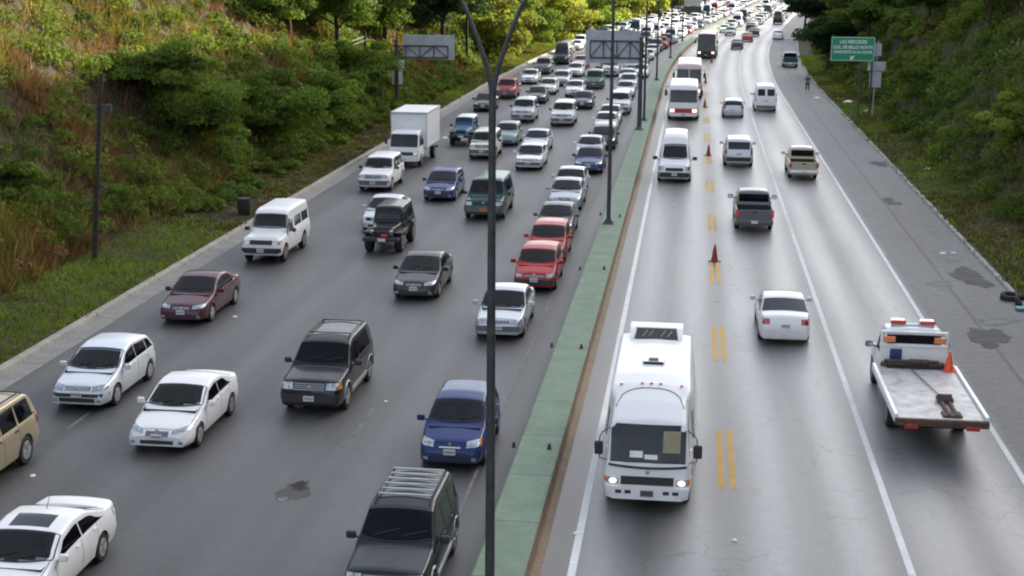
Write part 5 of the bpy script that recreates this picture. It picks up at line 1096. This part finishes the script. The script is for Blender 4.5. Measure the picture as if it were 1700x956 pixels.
def gantry(px, py, z0, hgt, x0, x1, zt0, zt1, label, top, xs, px2=None):
    p = at(px, py, z0); root = empty('sign_gantry', p); tag(root, label, 'sign gantry')
    b = MB(); b.path([(0, 0, 0), (0, 0, hgt)], [.17, .14], 14); b.lathe([(0, .34), (.03, .34), (.2, .2)], 'z', (0, 0, 0), 14); link('post', b.mesh('post', ['pole_metal']), root)
    b = MB(); zs = (zt0, zt1); n = 5
    for z in zs:
        b.tube((xs[0], 0, z), (xs[1], 0, z), .06, .06, 8)
    ex = lin(xs[0], xs[1], n)
    for i in range(n):
        b.tube((ex[i], 0, zs[0]), (ex[i], 0, zs[1]), .04, .04, 6)
        if i < n-1: b.tube((ex[i], 0, zs[i % 2]), (ex[i+1], 0, zs[(i+1) % 2]), .035, .035, 6)
    link('truss', b.mesh('truss', ['pole_metal']), root)
    b = MB(); b.box(x0, x1, .12, .17, top[0], top[1], bev=.01); pn = link('sign_panel', b.mesh('sign_panel', ['sign_back']), root)
    b = MB()
    for x in lin(x0+.3, x1-.3, 4): b.box(x-.03, x+.03, .085, .12, top[0]+.05, top[1]-.05, bev=.005)
    link('panel_rib', b.mesh('panel_rib', ['galv']), pn); return root, p
s1 = 19.0
g1, p1 = gantry(659, 178, .35, 5.6, .55, 4.85, 4.15, 5.1, 'left cantilever sign seen from behind, over the verge', (4.0, 6.0), (-.4, 4.3))
g2, p2 = gantry(1061, 215, .45, 6.7, -4.05, -.1, 5.15, 6.35, 'large grey sign seen from behind, reaching left from the median', (4.75, 7.1), (-3.7, .15))
def back_signs(root, specs, mat='galv'):
    for (x0, x1, z0, z1, y) in specs:
        b = MB(); b.box(x0, x1, y, y+.02, z0, z1, bev=.006); b.box(x0+.1, x1-.1, y-.03, y, (z0+z1)/2-.03, (z0+z1)/2+.03, bev=.004); link('small_sign', b.mesh('small_sign', [mat]), root)
back_signs(g1, [(-.62, .62, 3.2, 3.9, .20), (-.45, .45, 1.9, 3.1, .20)], 'sign_white')
# grey sign post on the right verge
p = at(1448, 190, .35); sp_ = empty('sign_post', p, 0); tag(sp_, 'grey sign post with three small signs on the right verge', 'sign post')
b = MB(); b.path([(0, 0, -.1), (.12, 0, 5.9)], [.055, .045], 10); link('post', b.mesh('post', ['galv']), sp_)
for (x0, x1, z0, z1) in ((-.28, .42, 4.75, 5.75), (-.62, .82, 3.55, 4.3), (-.42, .52, 2.2, 3.48)):
    b = MB(); b.box(x0, x1, -.10, -.07, z0, z1, bev=.006); q = link('small_sign', b.mesh('small_sign', ['sign_back']), sp_)
# green direction sign
p = at(1410, 188, .45); gs = empty('direction_sign', (p.x, p.y, .4)); gs.scale = (.90, 1, .90); tag(gs, 'green road sign with white lettering and an arrow', 'road sign')
s_ = 20.0; x0, x1, z0, z1 = -1.95, 1.9, 4.75, 6.9
b = MB()
for x in (.75, 1.75): b.tube((x, .10, -.6), (x, .10, 6.9), .08, .08, 8)
for z in (5.1, 6.5): b.tube((-1.9, .10, z), (1.8, .10, z), .05, .05, 8)
link('post', b.mesh('post', ['pole_metal']), gs)
b = MB(); b.box(x0, x1, 0, .04, z0, z1, bev=.01); gp = link('sign_panel', b.mesh('sign_panel', ['sign_green']), gs)
b = MB()
for (a_, b_, c_, d_) in ((x0+.04, x1-.04, z0+.04, z0+.075), (x0+.04, x1-.04, z1-.075, z1-.04), (x0+.04, x0+.075, z0+.08, z1-.08), (x1-.075, x1-.04, z0+.08, z1-.08)): b.box(a_, b_, -.006, .002, c_, d_, bev=.001)
link('sign_border', b.mesh('sign_border', ['sign_white']), gp)
def text(body, size, x, z, parent, w=None):
    cu = bpy.data.curves.new('lettering', 'FONT'); cu.body = body; cu.size = size; cu.align_x = 'CENTER'; cu.extrude = .004; cu.offset = .008
    to = bpy.data.objects.new('tmp_text', cu); COL.objects.link(to); bpy.context.view_layer.update()
    me = bpy.data.meshes.new_from_object(to); me.name = 'lettering'; wd = to.dimensions.x; bpy.data.objects.remove(to)
    me.materials.clear(); me.materials.append(M['sign_white']); o = link('lettering', me, parent); o.rotation_euler.x = math.pi/2; o.location = (x, -.008, z)
    if w: o.scale.x = w/wd
    return o
text('LAS MERCEDES', .42, 0, 6.32, gp, 2.4); text('COL. DE BELLO MONTE', .38, 0, 5.86, gp, 3.45); text('CHACAITO A LA DCHA', .36, 0, 5.44, gp, 3.4)
gz = .60
b = MB(); b.add([(-.03, -.01, 4.30), (.19, -.01, 4.70), (.0, -.01, 4.60), (-.20, -.01, 4.36)], [(0, 1, 2, 3)]); b.add([(-.25, -.012, 4.27), (.10, -.012, 4.34), (-.18, -.012, 4.62)], [(0, 1, 2)])
b.v = [(x, y, z+gz) for x, y, z in b.v]
link('arrow', b.mesh('arrow', ['sign_white']), gp)
# dark hoarding at the far end on the left, with a pale board above
p = at(1150, 30); hb = empty('hoarding', (p.x, p.y, 0)); tag(hb, 'dark roadside hoarding at the far end on the left', 'hoarding')
b = MB(); b.tube((-1.4, 0, 0), (-1.4, 0, 4.4), .12); b.tube((1.4, 0, 0), (1.4, 0, 4.4), .12); link('post', b.mesh('post', ['pole_metal']), hb)
b = MB(); b.box(-1.9, 1.9, -.15, .1, .7, 2.6, bev=.03); link('board', b.mesh('board', ['slate']), hb)
b = MB(); b.box(-2.0, 1.7, -.2, .1, 2.65, 4.6, bev=.03); link('board', b.mesh('board', ['sign_back']), hb)
# poles and cables on the left bank
def pole(px, py, ptx, pty, label, r=.11, fix=True):
    p = on_hill(px, py); t = at_y(ptx, pty, p.y); root = empty('utility_pole', p); tag(root, label, 'utility pole')
    d = t-p; b = MB(); b.path([(0, 0, -.5), (d.x*.5, 0, d.z*.5), (d.x, 0, d.z)], [r, r*.85, r*.7], 9); link('pole', b.mesh('pole', ['wood_pole']), root)
    if fix: b = MB(); b.tube((d.x*.8-.3, 0, d.z*.82), (d.x*.8+.4, 0, d.z*.84), .03); b.box(d.x*.8+.25, d.x*.8+.5, -.06, .06, d.z*.80, d.z*.84, bev=.01); link('cross_arm', b.mesh('cross_arm', ['pole_metal']), root)
    return t
pole(156, 432, 168, 122, 'dark leaning utility pole at the foot of the left bank', .12)
pt = pole(606, 108, 606, 52, 'small dark utility pole above the green bushes', .14)
pole(775, 112, 775, 20, 'dark trunk-like pole right of the left cantilever sign', .18, False)
for i, (a_, b_, lab) in enumerate([((608, 66), (345, 152), 'lower pale cable hanging across the green bushes'), ((606, 60), (500, 84), 'upper short cable reaching the small utility pole')]):
    pa = at_y(*a_, pt.y); pb = at_y(*b_, pt.y-22 if i == 0 else pt.y-9); mid = (pa+pb)/2-Vector((0, 0, .25)); b = MB(); b.path([pa, (pa+mid)/2-Vector((0, 0, .06)), mid, (pb+mid)/2-Vector((0, 0, .06)), pb], .03, 6); tag(link('cable', b.mesh('cable', ['wire'])), lab, 'cable')

# ------------------------------------------------------------------ cones, person, litter
def cone(px, py, label):
    p = at(px, py); root = empty('traffic_cone', p, rj.uniform(0, 1)); tag(root, label, 'traffic cone', 'cones along the yellow dashes')
    b = MB(); b.box(-.2, .2, -.2, .2, 0, .035, bev=.01); link('base', b.mesh('base', ['plastic']), root)
    b = MB(); b.lathe([(.035, .15), (.35, .10), (.68, .045), (.75, .03), (.755, .01)], 'z', (0, 0, 0), 20); link('cone_body', b.mesh('cone_body', ['cone_red']), root)
    b = MB(); b.lathe([(.42, .092), (.56, .070)], 'z', (0, 0, 0), 20); link('reflective_band', b.mesh('reflective_band', ['cone_red']), root)
cone(1186, 434, 'nearest red cone, before a pair of yellow dashes'); cone(1176, 258, 'second red cone, beside the white van'); cone(1170, 178, 'third red cone, beside the red banded bus')
cone(1171, 138, 'fourth red cone, beside the pinkish bus'); cone(1181, 104, 'fifth and farthest red cone, beside the plum coach')
def skin_body(name, J, E, Rr, mat, sub=1):
    me = bpy.data.meshes.new(name); me.from_pydata(J, E, []); me.materials.append(M[mat]); o = bpy.data.objects.new(name, me); COL.objects.link(o)
    md = o.modifiers.new('skin', 'SKIN'); sk = me.skin_vertices[0].data
    for i, q in enumerate(Rr): sk[i].radius = (q, q*.9)
    sk[0].use_root = True; md.use_smooth_shade = True; sb = o.modifiers.new('sub', 'SUBSURF'); sb.levels = sub; sb.render_levels = sub
    dg = bpy.context.evaluated_depsgraph_get(); ev = o.evaluated_get(dg); m2 = bpy.data.meshes.new_from_object(ev); m2.name = name; bpy.data.objects.remove(o); return m2
p = at(1340, 152); pr = link('person', skin_body('person',
    [(0, 0, .92), (0, 0, 1.15), (0, 0, 1.38), (0, -.01, 1.50), (0, -.02, 1.62), (0, -.02, 1.70), (.19, 0, 1.38), (.26, .02, 1.12), (.25, -.08, .88), (.25, -.10, .80), (-.19, 0, 1.38), (-.27, .03, 1.12), (-.26, .0, .88), (-.26, -.01, .80),
     (.09, 0, .86), (.11, -.10, .48), (.11, -.12, .09), (.11, -.24, .04), (-.09, 0, .86), (-.10, .10, .48), (-.10, .22, .10), (-.10, .12, .04)],
    [(0, 1), (1, 2), (2, 3), (3, 4), (4, 5), (2, 6), (6, 7), (7, 8), (8, 9), (2, 10), (10, 11), (11, 12), (12, 13), (0, 14), (14, 15), (15, 16), (16, 17), (0, 18), (18, 19), (19, 20), (20, 21)],
    [.14, .13, .14, .05, .10, .08, .06, .045, .035, .035, .06, .045, .035, .035, .09, .06, .045, .04, .09, .06, .045, .04], 'skin'))
pr.location = p; tag(pr, 'person in a maroon top and dark trousers walking on the right shoulder', 'person')
link('shirt', skin_body('shirt', [(0, 0, .98), (0, 0, 1.18), (0, 0, 1.38), (.19, 0, 1.39), (.26, .02, 1.13), (-.19, 0, 1.39), (-.27, .03, 1.13)], [(0, 1), (1, 2), (2, 3), (3, 4), (2, 5), (5, 6)], [.165, .15, .16, .085, .065, .085, .065], 'cloth_maroon'), pr)
link('trousers', skin_body('trousers', [(0, 0, .96), (.09, 0, .86), (.11, -.10, .48), (.11, -.12, .12), (-.09, 0, .86), (-.10, .10, .48), (-.10, .22, .13)], [(0, 1), (1, 2), (2, 3), (0, 4), (4, 5), (5, 6)], [.16, .11, .08, .065, .11, .08, .065], 'cloth_navy'), pr)
link('hair', skin_body('hair', [(0, .0, 1.66), (0, .01, 1.73)], [(0, 1)], [.10, .085], 'hair'), pr)
LIT = [(317, 403, .10, 'white scrap of litter on the left verge by the maroon sedan'), (383, 336, .10, 'white scrap on the bank left of the troop wagon'), (390, 526, .08, 'white scrap on the road beside the maroon sedan'), (640, 667, .06, 'white scrap on the road right of the black off-road car'),
    (54, 790, .07, 'pale streak of litter below the beige off-road car'), (73, 598, .09, 'pale scrap in the left gutter'), (1541, 281, .20, 'white bag on the right verge beyond the kerb'), (1436, 185, .30, 'white sack at the foot of the grey sign post'),
    (957, 886, .07, 'white scrap on the edge line near the bottom of the photo'), (1219, 897, .06, 'white scrap on the contraflow lane at the bottom'), (1190, 500, .05, 'tiny white scrap beside the yellow dashes'), (1514, 955, .05, 'scrap by the lane line at the bottom edge'),
    (1565, 421, .14, 'crumpled white litter on the right shoulder'), (1583, 420, .10, 'small white litter beside the crumpled one on the shoulder'), (1356, 163, .30, 'white sheet lying on the right shoulder'), (1408, 170, .42, 'long white debris beside the right kerb'), (739, 229, .2, 'pale scrap on the bank near the light blue jeep'), (430, 90, .22, 'white rag caught on the upper left bank'), (1119, 340, .05, 'tiny scrap on the road in front of the white van')]
for i, (px, py, sz, lab) in enumerate(LIT):
    p = on_hill(px, py) if not (UL1 < at(px, py).x-float(shift(at(px, py).y)) < UR) else at(px, py)
    bm = bmesh.new(); bmesh.ops.create_icosphere(bm, subdivisions=2, radius=sz); r3 = random.Random(i)
    for v in bm.verts: v.co = Vector((v.co.x*r3.uniform(.7, 1.3), v.co.y*r3.uniform(.8, 1.6), max(-.01, v.co.z*.5*r3.uniform(.3, 1.2))))
    me = bpy.data.meshes.new('litter'); bm.to_mesh(me); bm.free(); me.materials.append(M['litter_mat']); o = link('litter', me); o.location = (p.x, p.y, p.z+.01); o.rotation_euler.z = i; tag(o, lab, 'litter', 'litter scattered along the road')
def tyre(px, py, r, lab, rot):
    p = at(px, py); b = MB(); w = .11
    pr_ = [(-w, r*.62), (-w, r*.92), (-w*.6, r), (w*.6, r), (w, r*.92), (w, r*.62), (w*.7, r*.56), (-w*.7, r*.56), (-w, r*.62)]
    vs = [];n = 26
    for o_, q in pr_:
        for t in np.linspace(0, 2*math.pi, n, endpoint=False): vs.append((q*math.cos(t), q*math.sin(t), o_+w))
    b.add(vs, [(i*n+j, i*n+(j+1) % n, (i+1)*n+(j+1) % n, (i+1)*n+j) for i in range(len(pr_)-1) for j in range(n)]); o = link('old_tyre', b.mesh('old_tyre', ['rubber'])); o.location = p; o.rotation_euler = rot; tag(o, lab, 'tyre')
tyre(1676, 497, .36, 'black tyre lying on the right shoulder at the edge of the photo', (.12, 0, 0)); tyre(1697, 505, .33, 'second black tyre behind the first, cut by the photo edge', (.5, .3, 0))
b = MB(); b.lathe([(0, .28), (.04, .31), (.85, .36), (.9, .34)], 'z', (0, 0, 0), 16); q = on_hill(406, 357); o = link('rubbish_bin', b.mesh('rubbish_bin', ['rubber'])); o.location = (q.x, q.y, q.z-.05); tag(o, 'black rubbish bin on the verge behind the white troop wagon', 'bin')
b = MB(); b.box(-.25, .25, -.2, .2, 0, .12, bev=.04); o = link('teal_scrap', b.mesh('teal_scrap', ['teal_paint'])); o.location = at(1698, 515); tag(o, 'teal scrap of plastic beside the tyres at the right edge', 'litter')

# ------------------------------------------------------------------ light
EL, AZ = 23.5, 46.0                      # low sun ahead and to the right, behind the right hand hill
w = bpy.data.worlds.new('World'); SC.world = w; w.use_nodes = True; nt = w.node_tree
sky = nt.nodes.new('ShaderNodeTexSky'); sky.sky_type = 'NISHITA'; sky.sun_disc = False; sky.sun_elevation = R(EL); sky.sun_rotation = R(AZ); sky.air_density = 1.0; sky.dust_density = 3.0; sky.ozone_density = 1.0
hs = nt.nodes.new('ShaderNodeHueSaturation'); hs.inputs['Saturation'].default_value = .45
nt.links.new(sky.outputs[0], hs.inputs['Color']); nt.links.new(hs.outputs[0], nt.nodes['Background'].inputs[0]); nt.nodes['Background'].inputs[1].default_value = .15
sd = bpy.data.lights.new('sun', 'SUN'); sd.energy = 4.0; sd.angle = R(.53); sd.color = (1, .90, .74); so = bpy.data.objects.new('sun', sd); COL.objects.link(so)
dirv = Vector((math.sin(R(AZ))*math.cos(R(EL)), math.cos(R(AZ))*math.cos(R(EL)), math.sin(R(EL)))); so.rotation_euler = dirv.to_track_quat('Z', 'Y').to_euler()
vs_ = SC.view_settings; vs_.view_transform = 'Standard'; vs_.look = 'None'; vs_.gamma = 1; vs_.exposure = 1.68
SC.cycles.max_bounces = 6; SC.cycles.transparent_max_bounces = 4; SC.cycles.use_denoising = True; SC.cycles.filter_width = 2.1
SC.cycles.sample_clamp_indirect = 6
